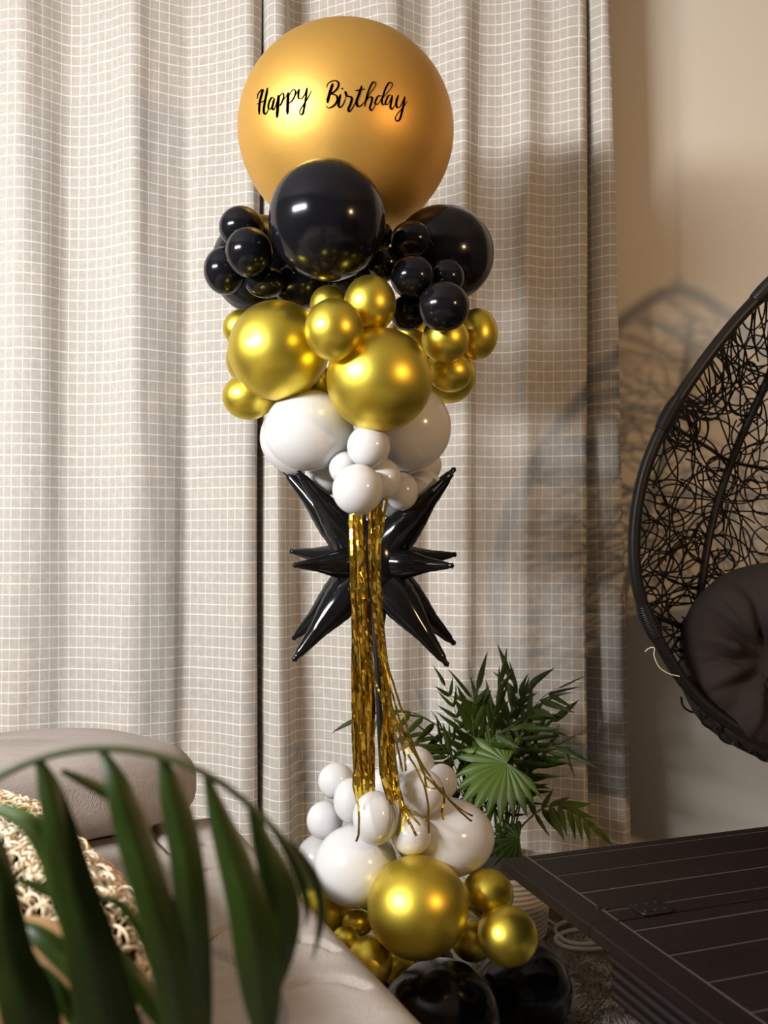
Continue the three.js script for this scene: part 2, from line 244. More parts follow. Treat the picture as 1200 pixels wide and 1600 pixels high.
// ---------------------------------------------------------------- balloons
// key, colour, centre and radii in the photograph, distance in front of the pole, label
const BL = [
  ['T', 'pearl', 540, 199, 168, 171, -0.08, 'huge matte gold birthday balloon with black script lettering on top of the column'],
  ['B', 'black', 511, 343, 91.5, 97, 0.15, 'large glossy black balloon overlapping the bottom of the huge lettered balloon'],
  ['B', 'black', 692, 397, 80, 78, -0.03, 'large black balloon bulging out at the right shoulder of the upper column'],
  ['B', 'black', 409, 415, 79, 80, -0.04, 'large black balloon mostly hidden behind the small black ones at the upper left'],
  ['B', 'black', 470, 440, 48, 44, 0.0, 'shadowed black balloon tucked right below the largest glossy black balloon'],
  ['B', 'black', 377, 356, 35, 35, 0.04, 'topmost small black balloon of the left black trio'],
  ['B', 'black', 389, 394, 37, 40, 0.11, 'frontmost small black balloon of the left black trio'],
  ['B', 'black', 351, 423, 33, 38, 0.05, 'leftmost small black balloon, sticking out over the left curtain'],
  ['B', 'black', 415, 441, 33, 25, 0.07, 'small dark balloon reflecting gold just above the left large gold balloon'],
  ['B', 'black', 643, 375, 33, 30, 0.07, 'small black balloon directly under the right rim of the huge lettered balloon'],
  ['B', 'black', 645, 433, 35, 35, 0.12, 'small black balloon in the middle of the right black cluster'],
  ['B', 'black', 697, 433, 29, 29, 0.09, 'small black balloon set between the right shoulder balloon and the lowest small black one'],
  ['B', 'black', 694, 479, 40, 40, 0.15, 'lowest and frontmost small black balloon, resting above the right gold trio'],
  ['B', 'black', 638, 489, 28, 29, 0.08, 'half hidden small black balloon above the front large gold balloon'],
  ['B', 'black', 601, 412, 27, 28, 0.05, 'dim small black balloon in the gap right of the largest glossy black balloon'],
  ['B', 'black', 600, 368, 14, 20, 0.0, 'sliver of a small black balloon between the glossy black and lettered balloons'],
  ['B', 'black', 556, 428, 46, 42, -0.06, 'shadowed black balloon behind the small gold ones, under the glossy black balloon'],
  ['G', 'gold', 645, 528, 40, 40, -0.03, 'shadowed gold balloon behind the front large gold one, under the black cluster'],
  ['G', 'gold', 434, 547, 78, 79, 0.10, 'large chrome gold balloon at the left of the upper column, with a dimple'],
  ['G', 'gold', 593, 593, 83, 82, 0.14, 'large chrome gold balloon at the front centre of the upper column'],
  ['G', 'gold', 522, 515, 46, 50, 0.2, 'small chrome gold balloon wedged in front between the two large gold ones'],
  ['G', 'gold', 578, 475, 41, 46, 0.15, 'small chrome gold balloon under the glossy black one, right of the gold pair'],
  ['G', 'gold', 514, 477, 30, 32, 0.09, 'gold balloon peeking out between the glossy black balloon and two small gold ones'],
  ['G', 'gold', 746, 522, 32, 41, 0.0, 'rightmost small chrome gold balloon of the upper column against the curtain'],
  ['G', 'gold', 696, 530, 37, 38, 0.06, 'small gold balloon directly under the lowest small black balloon'],
  ['G', 'gold', 704, 581, 34, 32, 0.05, 'small gold balloon below the right pair, in front of a darker one'],
  ['G', 'gold', 699, 588, 45, 43, -0.03, 'dark gold balloon showing as a crescent behind the lowest right gold balloon'],
  ['G', 'gold', 379, 513, 31, 30, 0.02, 'upper small gold balloon peeking out left of the dimpled gold balloon'],
  ['G', 'gold', 381, 562, 28, 36, 0.0, 'thin sliver of a gold balloon at the left edge of the dimpled gold balloon'],
  ['G', 'gold', 388, 620, 41, 36, 0.05, 'small chrome gold balloon at the lower left of the upper column'],
  ['G', 'gold', 500, 597, 24, 26, 0.06, 'small gold balloon deep in the gap between the two large gold ones'],
  ['W', 'white', 483, 672, 70, 64, 0.07, 'large white balloon under the dimpled gold balloon'],
  ['W', 'white', 476, 684, 70, 62, -0.06, 'large white balloon behind, showing as a thin rim at the left'],
  ['W', 'white', 638, 668, 67, 68, 0.05, 'large white balloon under the right of the front gold balloon'],
  ['W', 'white', 576, 698, 34, 34, 0.14, 'small white balloon tucked right under the front gold balloon'],
  ['W', 'white', 538, 731, 24, 26, 0.1, 'small white balloon left behind the lowest front white balloon'],
  ['W', 'white', 597, 749, 31, 33, 0.11, 'small white balloon right behind the lowest front white balloon'],
  ['W', 'white', 559, 765, 40, 40, 0.17, 'lowest front white balloon of the upper column, over the tinsel top'],
  ['W', 'white', 664, 764, 28, 29, 0.0, 'shaded white balloon beside the upper right spike of the black star'],
  ['W', 'white', 628, 768, 26, 30, 0.02, 'shaded white balloon squeezed between two others above the star'],
  ['W', 'white', 611, 788, 22, 22, -0.03, 'sliver of a white balloon just above the black star centre'],
  ['W', 'white', 652, 726, 38, 34, -0.04, 'shaded white balloon below the right large white balloon'],
  ['W', 'white', 512, 736, 36, 38, -0.04, 'shaded white balloon above the upper left spikes of the black star'],
  ['W', 'white', 525, 1220, 28, 29, 0.0, 'upper left small white balloon of the lower cluster'],
  ['W', 'white', 549, 1251, 28, 36, 0.06, 'small white balloon partly behind the tinsel ends at the left'],
  ['W', 'white', 507, 1282, 28, 31, 0.03, 'leftmost small white balloon of the lower cluster'],
  ['W', 'white', 587, 1278, 36, 43, 0.14, 'front small white balloon below the left tinsel bundle'],
  ['W', 'white', 658, 1239, 37, 38, 0.1, 'small white balloon crossed by loose tinsel strips'],
  ['W', 'white', 690, 1222, 25, 29, 0.03, 'rightmost small white balloon near the palm leaves'],
  ['W', 'white', 648, 1193, 31, 27, -0.02, 'hindmost small white balloon at the top right of the lower cluster'],
  ['W', 'white', 643, 1305, 32, 32, 0.12, 'small white balloon touched by fanned tinsel tips above the gold ball'],
  ['W', 'white', 598, 1226, 26, 26, 0.02, 'small white balloon behind the tinsel between the left and right whites'],
  ['W', 'white', 556, 1354, 65, 66, 0.1, 'large white balloon at the left of the lower cluster'],
  ['W', 'white', 695, 1309, 78, 63, 0.06, 'large white balloon at the right of the lower cluster beside the table corner'],
  ['W', 'white', 498, 1345, 36, 42, 0.0, 'white balloon behind the far palm leaf tip at the left of the cluster'],
  ['G', 'gold', 653, 1419, 79, 83, 0.18, 'large chrome gold balloon at the front of the lower cluster'],
  ['G', 'gold', 763, 1397, 40, 40, 0.12, 'upper small gold balloon right of the large lower gold balloon'],
  ['G', 'gold', 794, 1463, 47, 49, 0.17, 'lowest right chrome gold balloon, above the black base balloons'],
  ['G', 'gold', 738, 1470, 33, 34, 0.1, 'dark gold balloon squeezed between the large gold and lowest right gold balloons'],
  ['G', 'gold', 559, 1442, 25, 22, 0.13, 'smallest gold balloon, left of the large lower gold balloon'],
  ['G', 'gold', 577, 1504, 37, 43, 0.18, 'gold balloon at the lower left, cut by the sofa edge'],
  ['G', 'gold', 507, 1424, 46, 46, 0.05, 'gold balloon behind the sofa edge and the palm leaf tips'],
  ['G', 'gold', 540, 1469, 23, 23, 0.13, 'little gold balloon just showing over the sofa edge'],
  ['G', 'gold', 622, 1512, 27, 30, 0.1, 'dark brownish gold balloon in shade over the front black base balloon'],
  ['K', 'black', 650, 1512, 62, 52, 0.0, 'shadowed black base balloon in the gap under the large lower gold balloon'],
  ['K', 'black', 690, 1590, 94, 92, 0.15, 'front black base balloon with a bright streak of light'],
  ['K', 'black', 822, 1546, 73, 77, -0.01, 'right black base balloon standing on the carpet near the table'],
];
const POLE = (y) => V(lerp(0.036, 0.012, clamp((y - 0.4) / 0.5, 0, 1)), y, 0.02);   // the stand leans a little
{
  const b = BL.map(([key, c, px, py, rx, ry, dz, label]) => ({ key, c, px, py, rx, ry, dz, z0: dz, label }));
  const place = (o) => {
    o.d = 1.65 - o.dz; const R = (o.rx + o.ry) / 2 * o.d / F, k = 1 - (R / o.d) ** 2;
    o.R = R; o.p = at(600 + (o.px - 600) * k, 800 + (o.py - 800) * k, o.d);
    const ox = ((o.px - 600) / F) ** 2, oy = ((o.py - 800) / F) ** 2;
    o.r = V(o.rx * o.d / F / (1 + ox / 2), o.ry * o.d / F / (1 + oy / 2), R);
  };
  b.forEach(place);
  for (let it = 0; it < 260; it++) {   // settle the balloons against each other in depth
    for (let i = 0; i < b.length; i++) for (let j = i + 1; j < b.length; j++) {
      const p = b[i], q = b[j], want = 0.9 * (p.R + q.R), dx = p.p.x - q.p.x, dy = p.p.y - q.p.y, dz = p.p.z - q.p.z, h2 = dx * dx + dy * dy;
      if (h2 + dz * dz >= want * want) continue;
      const need = Math.sqrt(want * want - h2) - Math.abs(dz), s = (p.z0 > q.z0 || (p.z0 === q.z0 && i > j)) ? 1 : -1, w = q.R ** 2 / (p.R ** 2 + q.R ** 2), m = Math.min(need, 0.02) * 0.22;
      p.dz += s * m * w; q.dz -= s * m * (1 - w);
    }
    for (const o of b) { o.dz += (o.z0 - o.dz) * 0.02; if (o.key === 'K' || o.key === 'T') o.dz = o.z0; place(o); }
  }
  for (const o of b) {
    const pole = POLE(o.p.y), ax = pole.clone().sub(o.p); ax.y *= 0.3; ax.z -= 0.08;
    if (o.key === 'T') ax.set(0.05, -1, 0.1);
    ax.normalize();
    const big = o.R > 0.06, g = new THREE.SphereGeometry(1, big ? 64 : 40, big ? 48 : 30), P = g.attributes.position, n = V(0, 0, 0);
    for (let i = 0; i < P.count; i++) {
      n.fromBufferAttribute(P, i);
      const c = n.dot(ax), neck = 0.05 * smooth(c, 0.6, 0.98) + 0.2 * smooth(c, 0.965, 1.0);
      let k = 1 + neck;
      if (o.label.includes('with a dimple')) { const q = n.distanceTo(V(-0.46, 0.16, 0.87).normalize()); k -= 0.018 * Math.exp(-((q / 0.12) ** 2)); }
      P.setXYZ(i, n.x * o.r.x * k, n.y * o.r.y * k, n.z * o.r.z * k);
    }
    g.computeVertexNormals();
    const N = g.attributes.normal, seam = big ? 65 : 41;   // keep the seam smooth
    for (let r = 0; r * seam < P.count; r++) { const a = r * seam, z = a + seam - 1; n.fromBufferAttribute(N, a).add(V(N.getX(z), N.getY(z), N.getZ(z))).normalize(); N.setXYZ(a, n.x, n.y, n.z); N.setXYZ(z, n.x, n.y, n.z); }
    const m = mesh('balloon', g, M[o.c], scene); m.position.copy(o.p);
    tag(m, o.label, 'balloon', { black: 'black balloons of the column', gold: 'chrome gold balloons of the column', white: 'white balloons of the column' }[o.c]);
    if (o.key === 'T') lettering(m, o);
    o.mesh = m;
  }
}

// black vinyl script, brush strokes laid on the balloon's skin
function lettering(parent, o) {
  const words = {
    happy: [
      [[[56, 206], [62, 172], [80, 147], [96, 138], [90, 165], [77, 215], [71, 265], [70, 318]], 9], [[[130, 126], [121, 180], [108, 245], [103, 298], [112, 317], [128, 300], [138, 275]], 9], [[[54, 244], [82, 231], [118, 214]], 6],
      [[[180, 205], [165, 194], [148, 215], [137, 250], [138, 276], [149, 280], [164, 255], [180, 202]], 7], [[[180, 200], [170, 240], [164, 274], [173, 285], [186, 264], [203, 205]], 9],
      [[[210, 178], [205, 240], [198, 342]], 12], [[[204, 222], [222, 180], [240, 163], [247, 184], [234, 228], [216, 254], [204, 250]], 6],
      [[[246, 215], [262, 190], [279, 158]], 4], [[[279, 158], [275, 230], [273, 318]], 12], [[[275, 204], [296, 160], [318, 138], [331, 150], [326, 184], [305, 220], [280, 240]], 6],
      [[[330, 180], [345, 155], [358, 133]], 4], [[[358, 133], [351, 178], [356, 204], [374, 204], [396, 176], [413, 128]], 8], [[[415, 126], [405, 200], [395, 260], [381, 314], [367, 319], [362, 296], [377, 264], [405, 225], [446, 148]], 8]],
    birthday: [
      [[[600, 94], [581, 150], [566, 205], [560, 236]], 12], [[[555, 126], [562, 100], [593, 78], [625, 76], [641, 94], [635, 124], [610, 154], [580, 170], [600, 172], [624, 182], [633, 206], [620, 240], [590, 265], [563, 271], [553, 255]], 8],
      [[[655, 172], [645, 218], [641, 255], [652, 268], [673, 245], [690, 205]], 10], [[[662, 136], [672, 128]], 12],
      [[[690, 205], [694, 165], [690, 150], [700, 184], [726, 190], [736, 200], [728, 240], [711, 284], [719, 297], [741, 270], [770, 215]], 10],
      [[[808, 112], [786, 180], [770, 230], [780, 259], [800, 256], [830, 225]], 11], [[[762, 147], [800, 140], [832, 134]], 8],
      [[[830, 228], [866, 170], [906, 112], [910, 90], [893, 84], [869, 120], [844, 190], [829, 262]], 8], [[[838, 226], [860, 195], [881, 194], [879, 230], [867, 270], [878, 290], [896, 270], [912, 232]], 9],
      [[[953, 186], [931, 184], [911, 214], [906, 240], [920, 246], [946, 214], [962, 176]], 8], [[[962, 200], [987, 168], [1022, 124], [1030, 96], [1010, 88], [985, 120], [964, 180], [954, 226], [965, 251], [986, 232]], 8],
      [[[1022, 180], [1005, 179], [986, 214], [979, 244], [995, 246], [1016, 210], [1028, 180]], 8], [[[1028, 180], [1021, 230], [1015, 266], [1028, 281], [1046, 252]], 9],
      [[[1046, 252], [1060, 215], [1072, 178]], 4], [[[1072, 178], [1058, 230], [1062, 266], [1080, 266], [1101, 230], [1119, 188]], 9], [[[1119, 188], [1111, 240], [1098, 300], [1080, 356], [1060, 366], [1051, 345], [1065, 315], [1095, 280], [1138, 222]], 9]],
  };
  const onSkin = (zx, zy) => {
    const dir = at(390 + zx / 4.615, 110 + zy / 4.615, 1).sub(CAM), oc = CAM.clone().sub(o.p), s = (v) => V(v.x / o.r.x, v.y / o.r.y, v.z / o.r.z), a = s(dir), c = s(oc);
    const A = a.dot(a), B = a.dot(c), C = c.dot(c) - 1, t = (-B - Math.sqrt(Math.max(B * B - A * C, 0))) / A;
    const p = CAM.clone().addScaledVector(dir, t).sub(o.p); return p.multiplyScalar(1.004);
  };
  for (const [word, strokes] of Object.entries(words)) {
    const gs = strokes.map(([pts, w]) => {
      const c = spline(pts.map(([x, y]) => V(x, y, 0))), n = Math.max(8, Math.round(c.getLength() / 5)), pos = [], idx = [];
      for (let i = 0; i <= n; i++) {
        const t = i / n, p = c.getPointAt(t), d = c.getTangentAt(t), end = Math.min(1, 0.45 + 4 * Math.min(t, 1 - t));
        const k = (d.y > 0 ? lerp(0.55, 1.1, d.y) : lerp(0.5, 0.42, -d.y)) * w / 2 * end * 1.3 + 0.9;
        pos.push(...onSkin(p.x - d.y * k, p.y + d.x * k).toArray(), ...onSkin(p.x + d.y * k, p.y - d.x * k).toArray());
        if (i < n) idx.push(2 * i, 2 * i + 1, 2 * i + 2, 2 * i + 1, 2 * i + 3, 2 * i + 2);
      }
      const g = new THREE.BufferGeometry(); g.setAttribute('position', new THREE.Float32BufferAttribute(pos, 3));
      const nor = []; for (let i = 0; i < pos.length; i += 3) nor.push(...V(pos[i] / o.r.x ** 2, pos[i + 1] / o.r.y ** 2, pos[i + 2] / o.r.z ** 2).normalize().toArray());
      g.setAttribute('normal', new THREE.Float32BufferAttribute(nor, 3)); g.setIndex(idx); return g;
    });
    mesh('lettering', mergeGeometries(gs), M.vinyl, parent, 'black script lettering reading ' + (word === 'happy' ? 'Happy' : 'Birthday'));
  }
}

// ---------------------------------------------------------------- stand
{
  const o = thing('balloon_stand', 'thin black pole of the balloon column, showing between the tinsel bundles', 'stand');
  const pts = []; for (let y = 0.02; y <= 1.56; y += 0.14) pts.push(POLE(y));
  mesh('pole', tube(pts, 0.0058, 50, 12), M.pole, o);
  mesh('base', new THREE.LatheGeometry([[0, 0], [0.14, 0], [0.145, 0.008], [0.13, 0.018], [0.02, 0.026], [0.012, 0.05], [0, 0.05]].map(([x, y]) => new THREE.Vector2(x, y)), 48).translate(0.036, 0.0065, 0.02), M.pole, o);
}

// ---------------------------------------------------------------- black foil star
{
  const c = at(581, 880, 1.66), o = thing('star_balloon', 'glossy black foil starburst balloon with long spikes behind the tinsel', 'balloon', null, c);
  const core = new THREE.IcosahedronGeometry(0.058, 4); core.scale(1.1, 1.45, 0.9);
  mesh('core', core, M.foil, o);
  const tips = [[708, 738, 1.60], [712, 730, 1.72], [464, 735, 1.60], [442, 733, 1.72], [710, 884, 1.58], [714, 866, 1.74], [457, 883, 1.58], [452, 861, 1.74], [701, 1042, 1.60], [712, 1008, 1.72], [457, 1034, 1.60], [456, 1000, 1.72], [590, 1046, 1.66], [580, 720, 1.68]];
  tips.forEach(([px, py, d], s) => {
    const tip = at(px, py, d).sub(c), L = tip.length(), dir = tip.clone().normalize(), flat = Math.abs(tip.y) < 0.06;
    const r0 = s >= 12 ? 0.026 : flat ? 0.028 : 0.035, sv = dir.clone().cross(V(0, 0, 1)).normalize(), fv = dir.clone().cross(sv), ph = rr(0, 9);
    const n = 44, k = 40, pos = [], idx = [];
    for (let i = 0; i <= n; i++) for (let j = 0; j <= k; j++) {
      const t = i / n, a = j / k * Math.PI * 2, nearEnd = smooth(t, 0.955, 0.985);
      let r = r0 * Math.pow(Math.max(1 - t * 0.93, 0), 0.78) * (0.92 + 0.28 * Math.sin(Math.PI * Math.min(t * 1.5, 1)));
      r = lerp(r, 0.0052, smooth(t, 0.91, 0.95)); r *= 1 - 0.28 * Math.exp(-(((t - 0.945) / 0.012) ** 2)); if (t > 0.975) r *= Math.sqrt(Math.max(0, 1 - ((t - 0.975) / 0.025) ** 2));
      const seam = Math.pow(Math.abs(Math.cos(a)), 10), crease = 0.016 * seam * Math.sin(t * 70 + ph + Math.sin(t * 23 + ph)) * (1 - nearEnd) + 0.014 * N3(t * 10 + ph, Math.cos(a) * 2, Math.sin(a) * 2);
      const rx = r * (1 + 0.07 * seam + crease), p = V(0, 0, 0).addScaledVector(dir, L * (0.10 + 0.90 * t)).addScaledVector(sv, Math.cos(a) * rx).addScaledVector(fv, Math.sin(a) * rx * 0.9);
      pos.push(p.x, p.y, p.z);
      if (i < n && j < k) { const q = i * (k + 1) + j; idx.push(q, q + 1, q + k + 1, q + 1, q + k + 2, q + k + 1); }
    }
    let g = new THREE.BufferGeometry(); g.setAttribute('position', new THREE.Float32BufferAttribute(pos, 3)); g.setIndex(idx); g = mergeVertices(g, 1e-5); g.computeVertexNormals();
    mesh('spike', g, M.foil, o);
  });
}

// ---------------------------------------------------------------- tinsel
// a crinkled foil strip that follows photo points [px, py, distance from the lens]
function strip(pts, w, parent, calm = 1) {
  const c = spline(pts.map(([x, y, d]) => at(x, y, d))), n = Math.max(14, Math.round(c.getLength() / 0.009)), pos = [], idx = [], side = V(1, 0, 0);
  let a = rr(-0.5, 0.5), b = a; const drift = rr(0, 99);
  for (let i = 0; i <= n; i++) {
    const t = i / n, p = c.getPointAt(t), d = c.getTangentAt(t);
    if (rnd() < 0.22) b = rr(-0.85, 0.85) * calm; a += (b - a) * 0.7;
    side.set(1, 0, 0).addScaledVector(d, -d.x).normalize(); const out = side.clone().cross(d);
    const s = side.clone().multiplyScalar(Math.cos(a)).addScaledVector(out, Math.sin(a));
    p.addScaledVector(out, 0.0018 * N3(t * 30, drift, 0) + rr(-0.0006, 0.0006)).addScaledVector(side, 0.0015 * N3(t * 14, drift, 7));
    pos.push(...p.clone().addScaledVector(s, w / 2).toArray(), ...p.clone().addScaledVector(s, -w / 2).toArray());
    if (i < n) idx.push(2 * i, 2 * i + 1, 2 * i + 2, 2 * i + 1, 2 * i + 3, 2 * i + 2);
  }
  let g = new THREE.BufferGeometry(); g.setAttribute('position', new THREE.Float32BufferAttribute(pos, 3)); g.setIndex(idx);
  g = g.toNonIndexed(); g.computeVertexNormals();
  return mesh('foil_strip', g, M.tinsel, parent);
}
{
  const left = thing('tinsel_fringe', 'left straight bundle of shiny gold foil tinsel hanging in front of the star', 'tinsel');
  for (let i = 0; i < 42; i++) {
    const u = i / 41, q = rr(-1, 1), d = 1.49 + rr(0, 0.035), x0 = lerp(546, 567, u), x1 = lerp(551, 575, u) + q, x2 = lerp(554, 583, u) + q * 1.5, end = rr(1225, 1248);
    strip([[x0, 782, d + 0.03], [x0 + 1, 850, d], [x1 - 1 + rr(-1, 1), 960, d], [x2 + rr(-1, 1), 1080, d + 0.005], [x2 + rr(-2, 2), 1170, d + 0.01], [lerp(559, 585, u) + rr(-2, 2), end, d + 0.02]], 0.0046, left);
  }
  strip([[551, 990, 1.48], [551, 1100, 1.48], [552, 1180, 1.48], [555, 1225, 1.47], [560, 1262, 1.445], [560, 1300, 1.43], [556, 1315, 1.44]], 0.0036, left, 0.4);
  strip([[553, 1080, 1.48], [557, 1180, 1.48], [552, 1226, 1.47], [561, 1262, 1.47]], 0.003, left, 0.6);
  const right = thing('tinsel_fringe', 'right bundle of gold foil tinsel swept aside with fanned loose ends', 'tinsel');
  for (let i = 0; i < 30; i++) {
    const u = i / 29, d = 1.50 + rr(0, 0.03), e = rr(1236, 1262);
    strip([[lerp(578, 597, u), 780, d + 0.03], [lerp(577, 593, u), 860, d], [lerp(584, 597, u), 960, d], [lerp(596, 606, u) + rr(-1, 1), 1050, d], [lerp(600, 611, u) + rr(-1, 1), 1110, d], [lerp(596, 615, u) + rr(-2, 2), 1160, d], [lerp(594, 620, u), 1205, d - 0.01], [lerp(608, 624, u) + rr(-2, 2), e, d - 0.03]], 0.0046, right);
  }
  const ends = [[[612, 1190], [622, 1240], [626, 1265], [621, 1306]], [[612, 1190], [623, 1240], [630, 1270], [629, 1300]], [[614, 1195], [626, 1245], [640, 1285], [651, 1306]], [[614, 1195], [630, 1255], [650, 1270], [668, 1284]], [[612, 1200], [627, 1258], [637, 1280], [640, 1288]], [[616, 1200], [632, 1258], [645, 1276], [657, 1290]]];
  for (const e of ends) strip(e.map(([x, y], i) => [x, y, 1.485 - i * 0.012]), 0.0045, right, 0.5);
  // long loose strips to the right
  const loose = [
    [[598, 1010], [612, 1060], [628, 1110], [640, 1150], [652, 1182], [664, 1210], [690, 1238], [722, 1270], [737, 1284]],
    [[597, 1020], [610, 1070], [626, 1130], [650, 1180], [668, 1208], [700, 1248], [725, 1268], [739, 1275]],
    [[602, 1080], [620, 1130], [636, 1175], [652, 1204], [663, 1230], [668, 1250], [670, 1302]],
    [[604, 1090], [622, 1140], [632, 1180], [634, 1205]],
    [[600, 1040], [613, 1110], [620, 1160], [629, 1206]],
    [[606, 1100], [640, 1165], [655, 1190], [664, 1201]],
    [[600, 1060], [620, 1128], [648, 1172], [663, 1203], [668, 1230], [692, 1232], [694, 1250], [690, 1270], [693, 1281]]];
  loose.forEach((e, k) => strip(e.map(([x, y], i) => [x, y, 1.5 - 0.03 * Math.sin(i / e.length * Math.PI) - (k < 3 ? 0.035 * i / e.length : 0)]), 0.0036, right, 0.45));
  strip([[606, 775, 1.5], [601, 800, 1.5], [597, 830, 1.49], [592, 860, 1.49], [588, 900, 1.49]], 0.0045, right, 0.3);
  strip([[585, 1062, 1.49], [594, 1085, 1.48], [600, 1100, 1.48], [612, 1098, 1.49]], 0.0034, right, 0.4);
}

// ---------------------------------------------------------------- sofa
const E0 = V(-0.262, 0, 0.043), STURN = 25.2 * Math.PI / 180, SH = 0.42;
{
  const o = thing('sofa', 'beige fabric sofa with a low bolster arm in front of the left curtain', 'sofa', null, E0); o.rotation.y = STURN;
  const toLocal = (p) => { const d = p.clone().sub(E0), c = Math.cos(STURN), s = Math.sin(STURN); return [d.x * c - d.z * s, d.x * s + d.z * c]; };
  // creases of the seat cover
  const creases = [
    [[296, 1474], [315, 1482], [345, 1497], [385, 1516]], [[315, 1482], [324, 1468], [338, 1456], [360, 1447]], [[430, 1548], [455, 1542], [490, 1534], [530, 1533], [570, 1543]],
    [[428, 1560], [436, 1580], [438, 1600]], [[470, 1470], [500, 1474], [522, 1484]], [[232, 1288], [247, 1312], [256, 1320], [270, 1334]], [[310, 1365], [330, 1358], [360, 1352]], [[320, 1320], [360, 1318]]].map((l) => l.map(([x, y]) => toLocal(level(x, y, SH))));
  const dist = (x, z) => { let best = 9; for (const l of creases) for (let i = 1; i < l.length; i++) { const [ax, az] = l[i - 1], [bx, bz] = l[i], t = clamp(((x - ax) * (bx - ax) + (z - az) * (bz - az)) / ((bx - ax) ** 2 + (bz - az) ** 2), 0, 1); best = Math.min(best, Math.hypot(x - ax - t * (bx - ax), z - az - t * (bz - az))); } return best; };
  const X0 = -0.95, X1 = 0.04, Z0 = -0.02, Z1 = 1.04;
  const prof = (s) => { // across x: from the left side over the top to the right side
    const r = 0.06, w = X1 - X0, hgt = 0.2, Ls = hgt - r, La = Math.PI / 2 * r, Lt = w - 2 * r; let q = s * (2 * Ls + 2 * La + Lt);
    if (q < Ls) return [X0, SH - hgt + q]; q -= Ls;
    if (q < La) { const a = q / r; return [X0 + r - Math.cos(a) * r, SH - r + Math.sin(a) * r]; } q -= La;
    if (q < Lt) return [X0 + r + q, SH]; q -= Lt;
    if (q < La) { const a = q / r; return [X1 - r + Math.sin(a) * r, SH - r + Math.cos(a) * r]; } q -= La;
    return [X1, SH - r - q];
  };
  const cover = grid(260, 240, (u, v) => {
    const [x, y0] = prof(u), z = lerp(Z0, Z1, v); let y = y0;
    const top = smooth(y0, SH - 0.05, SH);
    const d = dist(x, z);
    y += top * (0.003 * Math.exp(-((d / 0.025) ** 2)) - 0.011 * Math.exp(-((d / 0.005) ** 2)) + 0.005 * N3(x * 6, z * 6, 2) + 0.0012 * N3(x * 18, z * 18, 5));
    const endDrop = smooth(v, 0.95, 1) ** 2 * 0.05 + (1 - smooth(v, 0, 0.04)) ** 2 * 0.03;
    return [V(x + (y0 < SH - 0.05 ? 0.004 * N3(z * 9, y0 * 9, 3) : 0), y - endDrop, z), x, z + y0];
  });
  mesh('seat', cover, M.sofa, o);
  mesh('sofa_base', rbox(X0 + 0.01, X1 - 0.01, 0.05, 0.25, Z0 + 0.01, Z1 - 0.01, 0.02, 3), M.sofa, o);
  for (const [x, z] of [[X0 + 0.07, Z0 + 0.07], [X1 - 0.07, Z0 + 0.07], [X0 + 0.07, Z1 - 0.07], [X1 - 0.07, Z1 - 0.07]]) mesh('leg', new THREE.CylinderGeometry(0.02, 0.015, 0.044, 16).translate(x, 0.0285, z), M.wood, o);
  // bolster: a soft roll lying across the far end
  const bol = pillow(0.46, 0.082, 0.128, 0.62, 0.55, 120, 60, (p) => {
    const e = smooth(Math.abs(p.x), 0.30, 0.46);
    p.y += 0.004 * N3(p.x * 8, p.z * 10, 1) - 0.006 * e + 0.006 * (1 - e) * (p.y > 0 ? 1 : 0);
    const fold = smooth(p.z, 0.0, 0.12) * (p.y < 0.02 ? 1 : 0.3);
    p.z += fold * 0.006 * Math.sin(p.x * 42 + p.y * 40 + 3 * N3(p.x * 5, p.y * 5, 4)) * N3(p.x * 6, 3, 1) * 2;
  });
  bol.translate(-0.503, SH + 0.079, -0.005);
  mesh('bolster', bol, M.sofa, o);
  const arm = pillow(0.465, 0.13, 0.10, 0.35, 0.4, 80, 40, (p) => { p.y += 0.004 * N3(p.x * 9, p.z * 9, 3); }); arm.translate(-0.49, SH - 0.085, -0.115);
  mesh('arm', arm, M.sofa, o);
  mesh('bolster_piping', tube([V(-0.075, SH + 0.03, -0.06), V(-0.060, SH + 0.052, -0.03), V(-0.058, SH + 0.056, 0.02), V(-0.066, SH + 0.045, 0.06), V(-0.09, SH + 0.03, 0.095)], 0.0028, 30, 6), M.sofa, o);
}

